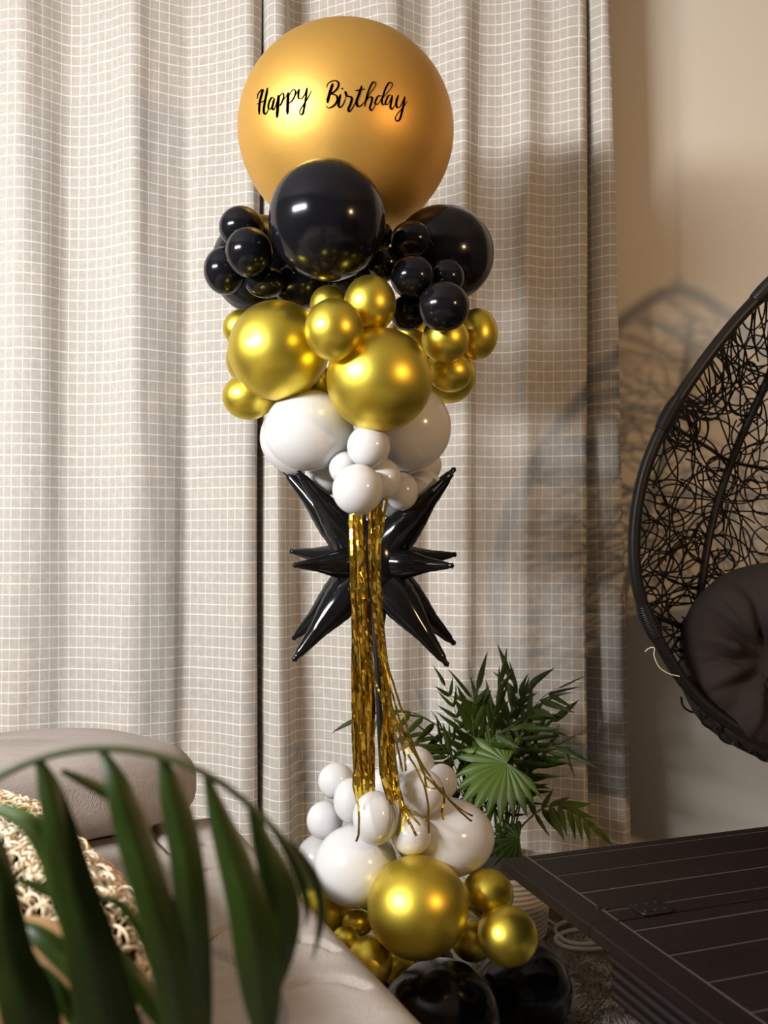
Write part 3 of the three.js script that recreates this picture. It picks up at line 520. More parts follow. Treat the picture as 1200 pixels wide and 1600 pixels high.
// shaggy cushion and tan cushion lying on the sofa
{
  const c = V(-0.478, SH + 0.092, 0.706), o = thing('shaggy_cushion', 'cream shaggy cushion of looped yarn on the sofa behind the palm leaves', 'cushion', null, c);
  const ax = V(0.56, 0, 0.83), ac = V(0.83, 0, -0.56);   // along its long edge, across towards the room
  const A = 0.315, B = 0.068, C = 0.20, body = pillow(A, B, C, 0.75, 0.5, 64, 32);
  body.applyMatrix4(new THREE.Matrix4().makeBasis(ax, V(0, 1, 0), ac.clone().negate().multiplyScalar(-1)));
  mesh('cushion_body', body, M.yarnBack, o);
  const curl = tube([V(0, -0.004, 0), V(0.003, 0.006, 0.001), V(0.009, 0.012, 0.0), V(0.017, 0.011, 0.003), V(0.022, 0.005, 0.006)], 0.00115, 8, 4);
  const P = body.attributes.position, Nn = body.attributes.normal, ix = body.index, n = 9500, im = new THREE.InstancedMesh(curl, M.yarn, n), m4 = new THREE.Matrix4(), q = new THREE.Quaternion(), q2 = new THREE.Quaternion();
  const tri = ix.count / 3, areas = []; let tot = 0; const a = V(0, 0, 0), b = V(0, 0, 0), d = V(0, 0, 0);
  for (let t = 0; t < tri; t++) { a.fromBufferAttribute(P, ix.getX(3 * t)); b.fromBufferAttribute(P, ix.getX(3 * t + 1)); d.fromBufferAttribute(P, ix.getX(3 * t + 2)); tot += b.clone().sub(a).cross(d.clone().sub(a)).length(); areas.push(tot); }
  for (let i = 0; i < n; i++) {
    const r = rnd() * tot; let lo = 0, hi = tri - 1; while (lo < hi) { const md = (lo + hi) >> 1; if (areas[md] < r) lo = md + 1; else hi = md; }
    let u = rnd(), v = rnd(); if (u + v > 1) { u = 1 - u; v = 1 - v; }
    const [i0, i1, i2] = [0, 1, 2].map((k) => ix.getX(3 * lo + k));
    a.fromBufferAttribute(P, i0); b.fromBufferAttribute(P, i1); d.fromBufferAttribute(P, i2);
    const p = a.clone().multiplyScalar(1 - u - v).addScaledVector(b, u).addScaledVector(d, v), nn = V(Nn.getX(i0), Nn.getY(i0), Nn.getZ(i0));
    if (nn.dot(p) < 0) nn.negate();
    q.setFromUnitVectors(V(0, 1, 0), nn.normalize()); q2.setFromAxisAngle(V(0, 1, 0), rr(0, 6.28)); q.multiply(q2);
    const s = rr(0.55, 1.15); m4.compose(p, q, V(s, s, s)); im.setMatrixAt(i, m4);
    const k = 0.5 + 0.5 * N3(p.x * 9, p.z * 9, 3) + rr(-0.2, 0.2); im.setColorAt(i, lin(1, lerp(0.82, 1, clamp(k, 0, 1)), lerp(0.58, 0.98, clamp(k, 0, 1))));
  }
  im.name = 'yarn_loops'; im.userData.kind = 'stuff'; o.add(im);
  const t = thing('tan_cushion', 'smooth tan cushion at the near end of the sofa under the palm leaves', 'cushion', null, V(-0.262, SH + 0.118, 1.02));
  const tb = pillow(0.115, 0.098, 0.045, 0.8, 0.7, 60, 30, (p) => { p.y += 0.002 * N3(p.x * 12, p.z * 12, 2); }); tb.rotateX(-0.2); tb.rotateY(0.35);
  mesh('cushion_cover', tb, M.tan, t);
}

// ---------------------------------------------------------------- carpet, cable
{
  const o = thing('carpet', 'grey beige shaggy carpet on the floor around the table', 'carpet');
  mesh('carpet_backing', rbox(-1.6, 1.9, 0.0, 0.006, -0.47, 2.6, 0.002), M.carpet, o);
  const blade = new THREE.BufferGeometry();
  blade.setAttribute('position', new THREE.Float32BufferAttribute([-0.0011, 0, 0, 0.0011, 0, 0, -0.001, 0.010, 0.003, 0.001, 0.010, 0.003, 0, 0.016, 0.010], 3));
  blade.setIndex([0, 1, 2, 1, 3, 2, 2, 3, 4]); blade.computeVertexNormals();
  const n = 42000, im = new THREE.InstancedMesh(blade, M.pile, n), m4 = new THREE.Matrix4(), q = new THREE.Quaternion(), e = new THREE.Euler();
  for (let i = 0; i < n; i++) {
    const x = rr(0.22, 0.62), z = rr(-0.468, 0.45);
    const flow = N3(x * 14, z * 14, 3) * 4 + rr(-0.9, 0.9);
    e.set(rr(-0.25, 0.35), flow, rr(-0.3, 0.3), 'YXZ'); q.setFromEuler(e); const s = rr(0.65, 1.15);
    m4.compose(V(x, 0.005, z), q, V(s * 1.2, s, s * 1.2)); im.setMatrixAt(i, m4);
    const k = 0.78 + 0.35 * N3(x * 30, z * 30, 8) + rr(-0.2, 0.2); im.setColorAt(i, lin(k, k * 0.985, k * 0.96));
  }
  im.name = 'carpet_pile'; im.userData.kind = 'stuff'; o.add(im);
  const g = (pts) => tube(pts.map(([x, y, h = 0.02]) => level(x, y, h)), 0.0052, 120, 8);
  const c = tag(mesh('power_cable', g([[852, 1436], [870, 1446], [888, 1440], [905, 1440], [925, 1445], [950, 1440], [975, 1450], [962, 1464], [940, 1472], [912, 1476], [888, 1472], [872, 1462], [868, 1450], [880, 1442, 0.03], [898, 1438, 0.028], [912, 1441, 0.02], [921, 1447, 0.02], [905, 1452], [885, 1456], [868, 1466], [880, 1478], [905, 1483], [930, 1483], [958, 1478], [985, 1470], [1010, 1462]]), M.cable, scene), 'pale cable coiled on the carpet between the palm pot and the table', 'cable'); void c;
}

// ---------------------------------------------------------------- wooden table
{
  const o = thing('coffee_table', 'dark brown planked wooden coffee table with a folded out flap on the carpet', 'table', null, V(0.228, 0, 0.15)); o.rotation.y = 18.7 * Math.PI / 180;
  const H = 0.38, th = 0.019, LX = 0.98, bx = 0.046;
  const board = (n, x0, x1, z0, z1, dy = 0) => {
    const g = rbox(x0, x1, H - th + dy, H + dy, z0, z1, 0.0022, 2), uv = g.attributes.uv, p = g.attributes.position, ou = rr(0, 5), ov = rr(0, 5), long = x1 - x0 > z1 - z0;
    for (let i = 0; i < uv.count; i++) uv.setXY(i, (long ? p.getX(i) : p.getZ(i)) + ou, (long ? p.getZ(i) : p.getX(i)) + ov);
    return mesh(n, g, M.wood, o);
  };
  const leaf = (edges, za, zb) => {
    board('border_plank', 0, bx - 0.0012, za, zb, 0.0004);
    board('border_plank', LX - bx + 0.0012, LX, za, zb, 0.0004);
    for (let i = 0; i + 1 < edges.length; i++) board('plank', bx + 0.0012, LX - bx - 0.0012, edges[i] + 0.0011, edges[i + 1] - 0.0011, rr(-0.0004, 0.0004));
    const fill = [box(bx - 0.0012, bx + 0.0012, H - 0.012, H - 0.0006, za + 0.002, zb - 0.002)];
    for (let i = 1; i + 1 < edges.length; i++) fill.push(box(bx, LX - bx, H - 0.012, H - 0.0008, edges[i] - 0.0009, edges[i] + 0.0009));
    mesh('joint_filler', mergeGeometries(fill), M.inlay, o, 'greyish filler in the joints between planks');
  };
  leaf([0, 0.022, 0.096, 0.168, 0.238, 0.2712], 0, 0.2712);
  leaf([0.2728, 0.306, 0.382, 0.456, 0.528, 0.602, 0.636], 0.2728, 0.636);
  // body under the near leaf: stacked rounded slats on a box, four legs
  const b0 = 0.026, b1 = LX - 0.03, z0 = 0.30, z1 = 0.615, low = 0.285;
  mesh('body', rbox(b0 + 0.012, b1 - 0.012, low, H - th - 0.0005, z0 + 0.012, z1 - 0.012, 0.003), M.wood, o);
  for (let k = 0; k < 5; k++) {
    const y = H - th - 0.0095 - k * 0.0152;
    mesh('slat', new THREE.CapsuleGeometry(0.0069, z1 - z0, 6, 14).rotateX(Math.PI / 2).translate(b0 + 0.002, y, (z0 + z1) / 2 - 0.008), M.wood, o);
    mesh('slat', new THREE.CapsuleGeometry(0.0069, b1 - b0 - 0.03, 6, 14).rotateZ(Math.PI / 2).translate((b0 + b1) / 2, y, z0 + 0.006), M.wood, o);
  }
  for (const [x, z] of [[0.075, 0.345], [LX - 0.075, 0.345], [0.075, 0.575], [LX - 0.075, 0.575]]) mesh('leg', rbox(x - 0.02, x + 0.02, 0.006, low + 0.002, z - 0.02, z + 0.02, 0.004), M.wood, o);
  // flat iron hinge let into the seam of the two leaves
  const hp = level(1018, 1420, H), dx = hp.x - 0.228, dz = hp.z - 0.15, ct = Math.cos(o.rotation.y), st = Math.sin(o.rotation.y), hx = dx * ct - dz * st, hz = dx * st + dz * ct;
  const shape = new THREE.Shape(), hw = 0.026, hl = 0.021; shape.moveTo(-hw, -hl + 0.008); shape.absarc(-hw + 0.010, -hl + 0.010, 0.010, Math.PI, Math.PI * 1.5); shape.absarc(hw - 0.01, -hl + 0.01, 0.01, -Math.PI / 2, 0); shape.absarc(hw - 0.01, hl - 0.01, 0.01, 0, Math.PI / 2); shape.absarc(-hw + 0.01, hl - 0.01, 0.01, Math.PI / 2, Math.PI); shape.closePath();
  const hinge = mesh('hinge', new THREE.ExtrudeGeometry(shape, { depth: 0.0012, bevelEnabled: true, bevelSize: 0.001, bevelThickness: 0.0008, bevelSegments: 2 }).rotateX(-Math.PI / 2).translate(hx, H + 0.0012, hz), M.iron, o, 'dark iron hinge plate');
  for (const [x, z] of [[-0.016, -0.011], [0, -0.011], [0.016, -0.011], [-0.016, 0.011], [0, 0.011], [0.016, 0.011]]) mesh('screw', new THREE.SphereGeometry(0.0042, 14, 8).scale(1, 0.35, 1).translate(hx + x, H + 0.0034, hz + z), M.iron, hinge);
  mesh('screw', new THREE.CylinderGeometry(0.0035, 0.004, 0.002, 16).translate(bx - 0.003, H + 0.0014, 0.226), M.iron, o, 'small bright screw head');
  mesh('screw', new THREE.CylinderGeometry(0.0035, 0.004, 0.002, 16).translate(bx + 0.006, H + 0.0014, 0.232), M.iron, o, 'small bright screw head');
}

// ---------------------------------------------------------------- plants
// leaf blade along local +x, one metre long before scaling; wide in z, arching down
function blade(width, droop, fold, n = 12, tipEx = 1.0) {
  return grid(4, n, (u, v) => {
    const w = width * Math.pow(Math.sin(Math.PI * Math.pow(v, 0.62) * 0.985 + 0.02), 0.85) * (1 - 0.25 * v) * tipEx, s = (u - 0.5) * 2;
    return [V(v, -droop * v * v + fold * w * Math.abs(s), s * w * 0.5), u, v];
  });
}
const LEAF = [blade(0.2, 0.12, -0.18), blade(0.17, 0.25, -0.22), blade(0.23, 0.05, -0.15), blade(0.19, 0.4, -0.2)];
const basisQ = (x, y) => { const z = x.clone().cross(y).normalize(), yy = z.clone().cross(x).normalize(); return new THREE.Quaternion().setFromRotationMatrix(new THREE.Matrix4().makeBasis(x.clone().normalize(), yy, z)); };
// a feather frond: stem through photo points [px, py, distance], leaflets from t0 to the tip
function frond(plant, pts, o) {
  const fr = new THREE.Group(); fr.name = numbered('frond'); plant.add(fr);
  const off = plant.position, c = spline(pts.map(([x, y, d]) => at(x, y, d).sub(off)));
  mesh('stem', sweep(c, 24, 6, (t) => lerp(o.r ?? 0.0028, 0.0007, t)), M.stem, fr);
  const n = o.n ?? 8, toCam = CAM.clone().sub(c.getPointAt(0.7).add(off)).normalize();
  for (let i = 0; i <= n; i++) {
    const t = lerp(o.t0 ?? 0.45, 1, i / n), p = c.getPointAt(t), T = c.getTangentAt(t);
    const face = toCam.clone().multiplyScalar(o.face ?? 0.6).add(V(0, 0.7, 0)).add(V(rr(-0.25, 0.25), 0, rr(-0.25, 0.25)));
    const S = T.clone().cross(face).normalize(), up = S.clone().cross(T).normalize();
    const L0 = (o.L ?? 0.09) * (i === n ? 0.85 : Math.pow(Math.sin(Math.PI * lerp(0.28, 0.86, i / n)), 0.7));
    for (const sd of i === n ? [0] : [-1, 1]) {
      const a = (o.spread ?? 0.9) * lerp(1.15, 0.55, i / n) + rr(-0.12, 0.12);
      const dir = T.clone().multiplyScalar(Math.cos(a * Math.abs(sd))).addScaledVector(S, Math.sin(a) * sd).add(V(0, -(o.droop ?? 0.15) * Math.abs(sd), 0)).normalize();
      const m = mesh('leaflet', LEAF[Math.floor(rnd() * 4)], o.mat ?? M.leafBack, fr);
      m.position.copy(p); m.quaternion.copy(basisQ(dir, up.clone().addScaledVector(V(rr(-1, 1), rr(-1, 1), rr(-1, 1)), 0.35))); const L = L0 * rr(0.88, 1.12); m.scale.set(L, L, L * (o.wide ?? 1));
    }
  }
  return fr;
}
// a fan leaf: ribs spread from a hub; the fingers part towards their tips
function fan(plant, px, py, d, R, a0, a1, k, tilt, mat, baseAt) {
  const fr = new THREE.Group(); fr.name = numbered('fan_leaf'); plant.add(fr); const off = plant.position, hub = at(px, py, d).sub(off);
  const toCam = CAM.clone().sub(at(px, py, d)).normalize(), nrm = toCam.clone().addScaledVector(V(0, 1, 0), tilt).normalize(), X = V(1, 0, 0).addScaledVector(nrm, -nrm.x).normalize(), Y = nrm.clone().cross(X);
  for (let i = 0; i < k; i++) {
    const a = lerp(a0, a1, i / (k - 1)), da = (a1 - a0) / (k - 1) * 0.56, L = R * (0.72 + 0.28 * Math.sin(Math.PI * (i + 0.5) / k)) * rr(0.93, 1.05), droop = rr(0.10, 0.3);
    const g = grid(4, 14, (u, v) => {
      const s = (u - 0.5) * 2, w = v < 0.68 ? da * L * v : da * L * 0.64 * Math.pow(Math.max(1 - (v - 0.68) / 0.32, 0), 0.75), r = L * v;
      const p = hub.clone().addScaledVector(X, Math.cos(a) * r - Math.sin(a) * s * w).addScaledVector(Y, Math.sin(a) * r + Math.cos(a) * s * w).addScaledVector(nrm, 0.004 - 0.005 * Math.abs(s) * Math.min(v * 2, 1)).add(V(0, -droop * r * v * v, 0));
      return [p, u, v];
    });
    mesh('leaf_finger', g, mat, fr);
  }
  mesh('stem', sweep(spline([at(...baseAt).sub(off), at(lerp(baseAt[0], px, 0.5) - 6, lerp(baseAt[1], py, 0.5), lerp(baseAt[2], d, 0.4)).sub(off), hub]), 20, 6, (t) => lerp(0.003, 0.002, t)), M.stem, fr);
}
{
  const c = V(0.3065, 0, -0.44), o = thing('potted_palm', 'bushy green palm in a pale ribbed pot between the curtain and the table', 'plant', null, c);
  const pr = [[0, 0.004], [0.092, 0.004], [0.098, 0.008]]; for (let i = 0; i <= 64; i++) { const y = 0.01 + i / 64 * 0.148; pr.push([lerp(0.099, 0.114, i / 64) + 0.0014 * Math.cos(i / 64 * Math.PI * 2 * 13), y]); }
  pr.push([0.116, 0.164], [0.112, 0.168], [0.106, 0.165], [0.104, 0.14], [0, 0.139]);
  mesh('pot', new THREE.LatheGeometry(pr.map(([x, y]) => new THREE.Vector2(x, y)), 72), M.pot, o, 'pale pot with horizontal ribs');
  mesh('soil', new THREE.CylinderGeometry(0.103, 0.103, 0.006, 40).translate(0, 0.143, 0), M.soil, o);
  const B = (dx = 0, dz = 0) => [781 + dx, 1338, 2.09 + dz];
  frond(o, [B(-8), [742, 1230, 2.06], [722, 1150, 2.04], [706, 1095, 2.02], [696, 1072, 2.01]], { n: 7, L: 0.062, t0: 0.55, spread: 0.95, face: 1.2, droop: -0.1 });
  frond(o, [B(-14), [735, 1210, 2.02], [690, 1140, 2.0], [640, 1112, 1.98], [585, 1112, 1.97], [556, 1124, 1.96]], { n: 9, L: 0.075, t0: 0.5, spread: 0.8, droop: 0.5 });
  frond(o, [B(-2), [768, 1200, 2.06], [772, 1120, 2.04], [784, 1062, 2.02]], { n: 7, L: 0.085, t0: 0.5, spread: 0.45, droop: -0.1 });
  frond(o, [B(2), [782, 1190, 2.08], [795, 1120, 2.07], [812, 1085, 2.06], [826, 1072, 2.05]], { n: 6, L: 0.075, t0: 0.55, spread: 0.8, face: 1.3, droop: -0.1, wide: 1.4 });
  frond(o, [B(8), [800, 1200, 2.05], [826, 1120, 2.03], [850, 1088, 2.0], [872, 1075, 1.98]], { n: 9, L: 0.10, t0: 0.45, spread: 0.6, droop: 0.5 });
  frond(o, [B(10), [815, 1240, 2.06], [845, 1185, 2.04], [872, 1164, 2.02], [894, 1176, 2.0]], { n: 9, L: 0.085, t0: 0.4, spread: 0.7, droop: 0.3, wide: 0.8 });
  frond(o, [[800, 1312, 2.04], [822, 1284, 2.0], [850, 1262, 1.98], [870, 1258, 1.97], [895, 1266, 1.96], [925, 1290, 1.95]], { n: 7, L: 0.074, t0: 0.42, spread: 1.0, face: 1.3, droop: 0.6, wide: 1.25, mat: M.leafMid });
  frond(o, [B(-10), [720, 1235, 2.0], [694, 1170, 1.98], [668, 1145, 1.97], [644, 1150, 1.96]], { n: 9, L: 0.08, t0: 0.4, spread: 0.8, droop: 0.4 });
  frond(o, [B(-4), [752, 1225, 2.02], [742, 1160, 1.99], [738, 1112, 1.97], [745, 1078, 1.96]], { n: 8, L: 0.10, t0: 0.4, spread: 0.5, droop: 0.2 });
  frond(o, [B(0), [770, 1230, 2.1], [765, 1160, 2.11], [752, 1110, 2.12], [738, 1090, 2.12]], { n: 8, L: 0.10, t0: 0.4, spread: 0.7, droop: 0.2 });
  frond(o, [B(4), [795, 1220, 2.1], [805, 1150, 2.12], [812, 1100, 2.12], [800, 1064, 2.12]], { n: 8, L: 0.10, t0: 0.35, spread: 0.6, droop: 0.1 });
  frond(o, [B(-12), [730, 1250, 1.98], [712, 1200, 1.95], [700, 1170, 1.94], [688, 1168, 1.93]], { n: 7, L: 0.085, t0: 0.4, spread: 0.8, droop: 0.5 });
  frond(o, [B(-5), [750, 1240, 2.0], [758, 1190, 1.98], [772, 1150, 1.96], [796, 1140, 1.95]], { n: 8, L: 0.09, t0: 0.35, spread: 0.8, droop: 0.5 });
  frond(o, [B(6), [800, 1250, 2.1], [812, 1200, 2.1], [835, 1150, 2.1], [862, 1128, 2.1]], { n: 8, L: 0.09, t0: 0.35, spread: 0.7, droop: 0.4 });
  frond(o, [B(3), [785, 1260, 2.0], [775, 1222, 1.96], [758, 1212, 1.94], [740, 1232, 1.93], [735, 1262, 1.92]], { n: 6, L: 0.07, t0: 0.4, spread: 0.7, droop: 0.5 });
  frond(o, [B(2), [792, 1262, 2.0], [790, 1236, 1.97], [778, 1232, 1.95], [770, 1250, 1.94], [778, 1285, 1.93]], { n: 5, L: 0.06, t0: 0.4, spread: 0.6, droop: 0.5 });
  for (const [x, y, d] of [[812, 1215, 2.06], [806, 1200, 2.09], [820, 1208, 2.04], [795, 1225, 2.1]]) mesh('cane', sweep(spline([at(x - 22, 1336, d).sub(c), at(x - 12, 1280, d).sub(c), at(x + 6, y - 20, d).sub(c)]), 12, 6, (t) => lerp(0.003, 0.002, t)), M.stem, o);
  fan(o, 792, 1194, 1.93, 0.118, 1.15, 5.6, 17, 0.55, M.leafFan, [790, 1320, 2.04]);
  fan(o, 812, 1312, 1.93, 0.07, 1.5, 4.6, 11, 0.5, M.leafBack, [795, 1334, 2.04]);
}

// near palm, out of focus, close to the lens
{
  const c = V(-0.25, 0, 1.42), o = thing('near_palm', 'blurred dark green palm with broad hanging leaflets close to the camera', 'plant', null, c);
  mesh('pot', new THREE.LatheGeometry([[0, 0.36], [0.075, 0.36], [0.08, 0.365], [0.1, 0.53], [0.104, 0.54], [0.098, 0.545], [0.092, 0.52], [0, 0.515]].map(([x, y]) => new THREE.Vector2(x, y)), 48), M.pot, o);
  mesh('soil', new THREE.CylinderGeometry(0.091, 0.091, 0.006, 32).translate(0, 0.519, 0), M.soil, o);
  // broad leaflet: centre line through photo points [px, py, distance, half width in pixels]
  const broad = (fr, pts, mat = M.leafNear) => {
    const cv = spline(pts.map(([x, y, d]) => at(x, y, d).sub(c))), wc = spline(pts.map(([, , d, w], i) => V(i, w * d / F, 0)));
    const g = grid(6, 40, (u, v) => {
      const p = cv.getPoint(v), T = cv.getTangent(v), w = wc.getPoint(v).y, s = (u - 0.5) * 2, toCam = CAM.clone().sub(p.clone().add(c)).normalize(), S = T.clone().cross(toCam).normalize();
      p.addScaledVector(S, s * w).addScaledVector(toCam, -Math.abs(s) * w * 0.35 + 0.0006 * Math.cos(s * 9));
      return [p, u, v * 2];
    });
    mesh('leaflet', g, mat, fr);
  };
  const rachis = (fr, pts, r0, r1) => mesh('stem', sweep(spline(pts.map(([x, y, d]) => at(x, y, d).sub(c))), 60, 8, (t) => lerp(r0, r1, t)), M.stem, fr);
  const fA = new THREE.Group(); fA.name = numbered('frond'); o.add(fA);
  rachis(fA, [[-260, 1640, 0.56], [-200, 1420, 0.55], [-100, 1265, 0.54], [-20, 1222, 0.53], [60, 1186, 0.53], [130, 1171, 0.53], [200, 1172, 0.53], [265, 1186, 0.53], [330, 1214, 0.53], [390, 1258, 0.54], [440, 1308, 0.54], [476, 1362, 0.55], [488, 1390, 0.55]], 0.003, 0.002);
  broad(fA, [[60, 1186, 0.53, 6], [76, 1230, 0.525, 17], [94, 1300, 0.52, 26], [114, 1380, 0.52, 31], [140, 1470, 0.52, 38], [160, 1560, 0.525, 45], [185, 1660, 0.53, 48], [215, 1780, 0.53, 30], [235, 1860, 0.53, 1]]);
  broad(fA, [[160, 1174, 0.53, 6], [182, 1225, 0.52, 18], [207, 1300, 0.515, 27], [234, 1390, 0.51, 28], [260, 1480, 0.51, 29], [280, 1570, 0.515, 31], [300, 1680, 0.52, 25], [315, 1790, 0.52, 1]]);
  broad(fA, [[252, 1184, 0.53, 6], [266, 1230, 0.525, 18], [284, 1300, 0.52, 25], [296, 1380, 0.515, 26], [300, 1470, 0.515, 29], [302, 1560, 0.52, 30], [306, 1660, 0.525, 22], [312, 1760, 0.53, 1]]);
  broad(fA, [[322, 1212, 0.53, 5], [340, 1270, 0.525, 16], [364, 1340, 0.52, 25], [388, 1420, 0.515, 32], [404, 1500, 0.515, 36], [410, 1560, 0.52, 30], [414, 1620, 0.525, 16], [412, 1670, 0.53, 1]]);
  broad(fA, [[390, 1258, 0.54, 4], [408, 1310, 0.535, 14], [430, 1370, 0.53, 26], [444, 1430, 0.53, 27], [438, 1490, 0.53, 22], [424, 1550, 0.535, 12], [412, 1600, 0.54, 1]]);
  broad(fA, [[392, 1258, 0.54, 2], [430, 1300, 0.545, 5], [460, 1350, 0.55, 7], [474, 1390, 0.55, 7], [480, 1420, 0.55, 5], [476, 1450, 0.55, 1]]);
  broad(fA, [[440, 1308, 0.545, 3], [470, 1336, 0.55, 6], [494, 1380, 0.55, 8], [502, 1420, 0.55, 7], [498, 1460, 0.55, 5], [488, 1500, 0.55, 1]]);
  broad(fA, [[96, 1204, 0.54, 4], [130, 1220, 0.545, 8], [160, 1236, 0.55, 9], [190, 1258, 0.55, 7], [214, 1290, 0.55, 1]], M.leafFan);
  const fB = new THREE.Group(); fB.name = numbered('frond'); o.add(fB);
  rachis(fB, [[-160, 1640, 0.58], [-120, 1480, 0.57], [-70, 1330, 0.565], [-30, 1270, 0.56]], 0.0024, 0.0016);
  broad(fB, [[-40, 1262, 0.56, 6], [10, 1268, 0.555, 12], [50, 1290, 0.55, 17], [80, 1335, 0.55, 20], [98, 1400, 0.55, 20], [118, 1470, 0.555, 12], [130, 1520, 0.56, 1]], M.leafFan);
  broad(fB, [[-30, 1270, 0.55, 8], [-12, 1340, 0.54, 24], [4, 1420, 0.53, 28], [20, 1500, 0.53, 32], [44, 1570, 0.53, 42], [60, 1650, 0.535, 36], [66, 1710, 0.54, 1]]);
  const fC = new THREE.Group(); fC.name = numbered('frond'); o.add(fC);
  rachis(fC, [[60, 1720, 0.56], [55, 1600, 0.57], [10, 1500, 0.58], [-30, 1420, 0.58]], 0.0022, 0.0016);
  broad(fC, [[20, 1440, 0.57, 6], [60, 1462, 0.56, 15], [105, 1500, 0.555, 19], [150, 1548, 0.55, 19], [190, 1600, 0.55, 14], [220, 1650, 0.55, 1]]);
  broad(fC, [[20, 1500, 0.57, 6], [60, 1520, 0.565, 12], [90, 1550, 0.56, 14], [125, 1600, 0.56, 13], [160, 1660, 0.56, 1]]);
  broad(fC, [[22, 1374, 0.60, 3], [50, 1382, 0.60, 7], [85, 1398, 0.60, 8], [125, 1420, 0.60, 6], [150, 1440, 0.60, 1]]);
  broad(fC, [[150, 1400, 0.60, 3], [185, 1412, 0.60, 6], [215, 1445, 0.60, 8], [236, 1490, 0.60, 9], [244, 1538, 0.60, 1]]);
  broad(fC, [[120, 1440, 0.57, 6], [165, 1480, 0.565, 14], [205, 1525, 0.56, 17], [245, 1580, 0.56, 15], [285, 1650, 0.56, 1]]);
  mesh('cane', sweep(spline([V(0.01, 0.5, 0), at(118, 1600, 0.545).sub(c), at(112, 1480, 0.55).sub(c)]), 20, 8, (t) => lerp(0.004, 0.0016, t)), M.stem, o);
  mesh('cane', sweep(spline([V(-0.03, 0.5, 0), at(-160, 1640, 0.57).sub(c)]), 16, 8, () => 0.0035), M.stem, o);
  mesh('cane', sweep(spline([V(-0.05, 0.5, -0.01), at(-260, 1640, 0.56).sub(c)]), 16, 8, () => 0.0035), M.stem, o);
  mesh('cane', sweep(spline([V(0.03, 0.5, 0.01), at(60, 1720, 0.56).sub(c)]), 16, 8, () => 0.003), M.stem, o);
  const s = thing('plant_stool', 'round wooden stool that carries the near palm', 'stool', null, c);
  mesh('seat', new THREE.CylinderGeometry(0.12, 0.115, 0.025, 40).translate(0, 0.3475, 0), M.wood, s);
  for (let k = 0; k < 3; k++) { const a = k * 2.094 + 0.5; mesh('leg', tube([V(Math.cos(a) * 0.07, 0.336, Math.sin(a) * 0.07), V(Math.cos(a) * 0.11, 0.006, Math.sin(a) * 0.11)], 0.011, 4, 10), M.wood, s); }
}

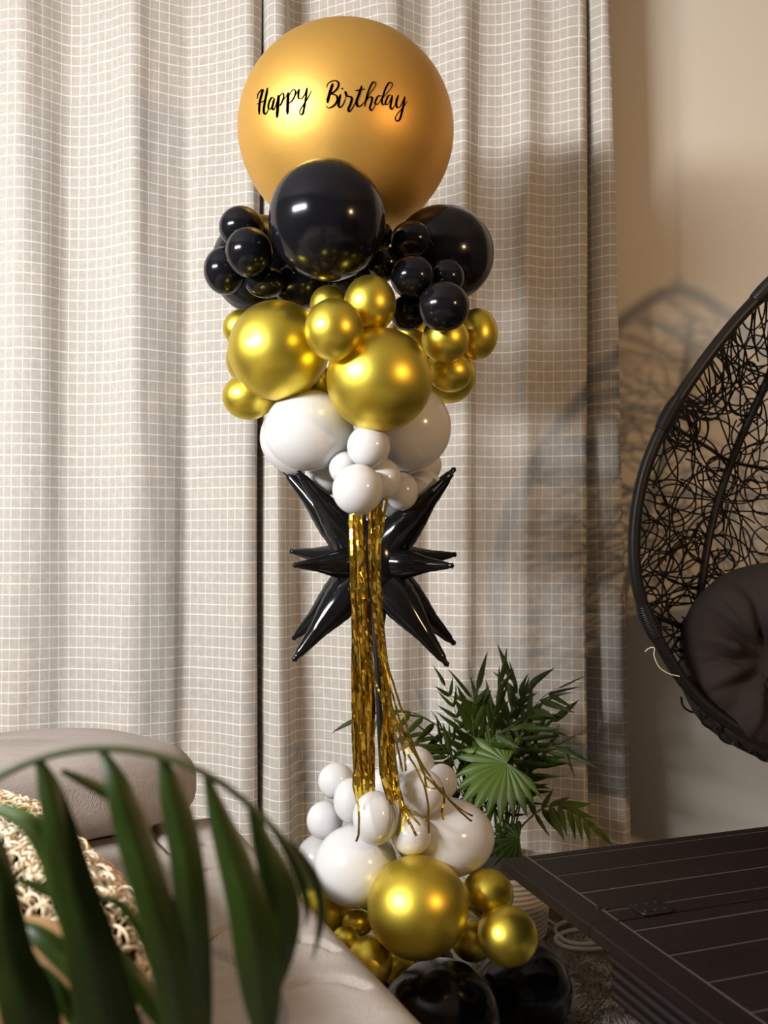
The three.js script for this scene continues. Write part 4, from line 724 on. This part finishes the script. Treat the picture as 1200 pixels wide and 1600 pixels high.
// ---------------------------------------------------------------- hanging egg chair
{
  const D = 1.85, pc = [1335, 800], C0 = at(...pc, D), o = thing('egg_chair', 'black woven rattan hanging egg chair in front of the plain wall', 'chair', null, C0);
  const leftPts = [[1262, 388], [1197, 452], [1150, 502], [1100, 565], [1055, 632], [1025, 690], [1005, 745], [993, 810], [991, 870], [997, 920], [1011, 965], [1035, 1012], [1066, 1062], [1102, 1102], [1146, 1134], [1192, 1158], [1260, 1184]];
  const rimPx = [[1335, 352], ...leftPts, [1335, 1196], ...leftPts.slice().reverse().map(([x, y]) => [2 * pc[0] - x, y])];
  const rim3 = rimPx.map(([x, y]) => at(x, y, D).sub(C0)), rimCurve = spline(rim3, true);
  const depthDir = C0.clone().sub(CAM).setY(0).normalize().lerp(V(0, 0, -1), 0.35).normalize();
  mesh('rim', sweep(rimCurve, 900, 14, (t) => 0.0128 * (1 + 0.045 * Math.sin(t * 440 * Math.PI * 2)), true), M.rattan, o);
  // polar description of the rim, then the bowl behind it
  const pol = rimPx.map(([x, y]) => [Math.atan2(y - pc[1], x - pc[0]), Math.hypot(x - pc[0], y - pc[1])]).sort((a, b) => a[0] - b[0]);
  const rimR = (a) => { let i = pol.findIndex((p) => p[0] > a); if (i < 0) i = 0; const q = pol[i], p = pol[(i + pol.length - 1) % pol.length]; let da = q[0] - p[0]; if (da <= 0) da += Math.PI * 2; let t = a - p[0]; if (t < 0) t += Math.PI * 2; return lerp(p[1], q[1], clamp(t / da, 0, 1)); };
  const shell = (x, y) => { const a = Math.atan2(y - pc[1], x - pc[0]), r = Math.min(Math.hypot(x - pc[0], y - pc[1]) / rimR(a), 0.995); return at(x, y, D).sub(C0).addScaledVector(depthDir, 0.36 * Math.pow(1 - Math.pow(r, 2.4), 0.62)); };
  const inside = (x, y) => Math.hypot(x - pc[0], y - pc[1]) / rimR(Math.atan2(y - pc[1], x - pc[0]));
  const rib = (n, pts, r, wrap) => mesh(n, wrap ? sweep(spline(pts.map(([x, y]) => shell(x, y))), 260, 10, (t) => r * (1 + 0.06 * Math.sin(t * 130 * 6.283))) : tube(pts.map(([x, y]) => shell(x, y)), r, 60, 8), M.rattan, o);
  rib('rib', [[1300, 400], [1255, 480], [1205, 588], [1170, 665], [1140, 745], [1119, 820], [1106, 890], [1098, 950], [1102, 1030], [1130, 1105]], 0.0095, true);
  rib('rib', [[1370, 400], [1415, 480], [1465, 588], [1500, 665], [1530, 745], [1551, 820], [1564, 890], [1572, 950], [1568, 1030], [1540, 1105]], 0.0095, true);
  rib('strut', [[1046, 656], [1078, 668], [1112, 682], [1148, 700], [1200, 710], [1270, 716], [1340, 718], [1420, 712], [1520, 690], [1600, 664]], 0.0045);
  rib('strut', [[1020, 966], [1050, 982], [1100, 1000], [1200, 1020], [1335, 1030], [1470, 1020], [1600, 985], [1640, 966]], 0.0045);
  for (const [x, y] of [[1048, 650], [1016, 972], [1197, 452]]) { // wrapped joints on the rim
    let best = 0, bd = 9; for (let i = 0; i < 600; i++) { const d = rimCurve.getPointAt(i / 600).distanceTo(at(x, y, D).sub(C0)); if (d < bd) { bd = d; best = i / 600; } }
    const seg = []; for (let k = -4; k <= 4; k++) seg.push(rimCurve.getPointAt((best + k * 0.003 + 1) % 1));
    mesh('wrap', sweep(spline(seg), 80, 14, (t) => 0.0135 + 0.0035 * Math.pow(Math.sin(Math.PI * t), 0.6) + 0.0005 * Math.sin(t * 100)), M.rattan, o);
  }
  // the loose wicker: long strands that wander over the bowl
  const strands = [];
  const addStrand = (x, y, h, steps, curl) => {
    const pts = []; let k = rr(-1, 1) * 0.02, goal = rr(-0.045, 0.045) * curl;
    for (let i = 0; i < steps; i++) {
      pts.push(shell(x, y).addScaledVector(depthDir, rr(-0.004, 0.004)));
      if (rnd() < 0.1) goal = rr(-0.06, 0.06) * curl; k += (goal - k) * 0.25; h += k * 9;
      x += Math.cos(h) * 9; y += Math.sin(h) * 9;
      if (inside(x, y) > 0.99) { pts.push(shell(x, y)); h += Math.PI * 0.75 * (rnd() < 0.5 ? 1 : -1); x += Math.cos(h) * 9; y += Math.sin(h) * 9; if (inside(x, y) > 0.99) break; }
    }
    if (pts.length > 4) strands.push(new THREE.TubeGeometry(spline(pts), pts.length * 2, 0.0021, 5));
  };
  for (let i = 0; i < 215; i++) {
    let x, y; do { x = rr(985, 1685); y = rr(350, 1200); } while (inside(x, y) > 0.97);
    addStrand(x, y, rr(0, 6.28), Math.round(rr(22, 60)), i % 3 ? 1.15 : 0.4);
  }
  for (let i = 0; i < 74; i++) { const t = i / 74, p = rimPx[Math.floor(t * rimPx.length)], q = rimPx[(Math.floor(t * rimPx.length) + 1) % rimPx.length], f = t * rimPx.length % 1, x = lerp(p[0], q[0], f), y = lerp(p[1], q[1], f), dx = pc[0] - x, dy = pc[1] - y, L = Math.hypot(dx, dy); addStrand(x + dx / L * 4, y + dy / L * 4, Math.atan2(dy, dx) + rr(-0.9, 0.9), Math.round(rr(12, 30)), 0.7); }
  const wk = mesh('wicker', mergeGeometries(strands), M.rattan, o); wk.userData.kind = 'stuff';
  // slack loops below the rim
  const loops = [[1078, 1092, 14], [1108, 1118, 14], [1136, 1140, 15], [1164, 1156, 12], [1192, 1170, 13], [1222, 1182, 12]];
  for (const [x, y, s] of loops) mesh('wicker_loop', tube([at(x - s, y - 3, D + 0.012).sub(C0), at(x - s * 0.7, y + s * 0.9, D + 0.02).sub(C0), at(x + s * 0.5, y + s * 1.5, D + 0.025).sub(C0), at(x + s * 1.3, y + s * 1.05, D + 0.012).sub(C0)], 0.0024, 24, 5), M.rattan, o);
  mesh('twine', tube([at(1008, 1018, D - 0.02).sub(C0), at(1014, 1013, D - 0.022).sub(C0), at(1022, 1012, D - 0.024).sub(C0), at(1022, 1024, D - 0.024).sub(C0), at(1030, 1042, D - 0.022).sub(C0), at(1044, 1052, D - 0.02).sub(C0), at(1062, 1057, D - 0.018).sub(C0)], 0.0011, 40, 5), M.twine, o, 'pale loose twine tied round the rim');
  // ring and chain up to the ceiling
  const top = rimCurve.getPointAt(0), yTop = RH - C0.y;
  mesh('hook', new THREE.TorusGeometry(0.009, 0.003, 10, 28).translate(top.x, top.y + 0.02, top.z), M.iron, o);
  mesh('cord', new THREE.CylinderGeometry(0.0018, 0.0018, yTop - top.y - 0.027, 10).translate(top.x, (yTop + top.y + 0.027) / 2, top.z), M.iron, o);
  mesh('ceiling_plate', new THREE.CylinderGeometry(0.05, 0.05, 0.014, 32).translate(top.x, yTop - 0.007, top.z), M.iron, o);
  // cushion
  const cc = at(1292, 1040, D + 0.09), q = thing('chair_cushion', 'dark brown puffy round cushion with gathered folds in the egg chair', 'cushion', null, cc);
  const tuft = at(1204, 1052, D + 0.02).sub(cc);
  const cg = pillow(0.315, 0.225, 0.15, 0.85, 0.9, 180, 110, (p) => {
    const dx = p.x - tuft.x, dy = p.y - tuft.y, r = Math.hypot(dx, dy), a = Math.atan2(dy, dx), front = smooth(p.z, -0.02, 0.08);
    p.z -= front * 0.075 * Math.exp(-((r / 0.075) ** 2));
    const w = front * smooth(r, 0.01, 0.06) * (1 - 0.45 * smooth(r, 0.15, 0.28));
    p.z += w * (0.017 * Math.sin(a * 9 + 2.2 * N3(r * 9, a, 2)) * (0.5 + 0.5 * N3(a * 2, 4, 1)) + 0.014 * N3(a * 5, r * 7, 5) + 0.008 * N3(a * 11, r * 10, 8));
    p.x += 0.006 * N3(p.y * 12, p.z * 12, 3); p.y += 0.006 * N3(p.x * 12, p.z * 12, 6);
  });
  cg.rotateZ(-0.12); cg.rotateX(-0.15);
  mesh('cushion_cover', cg, M.velvet, q);
  mesh('tuft', new THREE.SphereGeometry(0.011, 18, 12).scale(1, 1, 0.6).translate(tuft.x + 0.01, tuft.y, 0.055), M.velvet, q);
}

// ---------------------------------------------------------------- hand over
scene.traverse((o) => { if (o.isMesh) { o.castShadow = true; o.receiveShadow = true; } });
renderer.render(scene, camera);
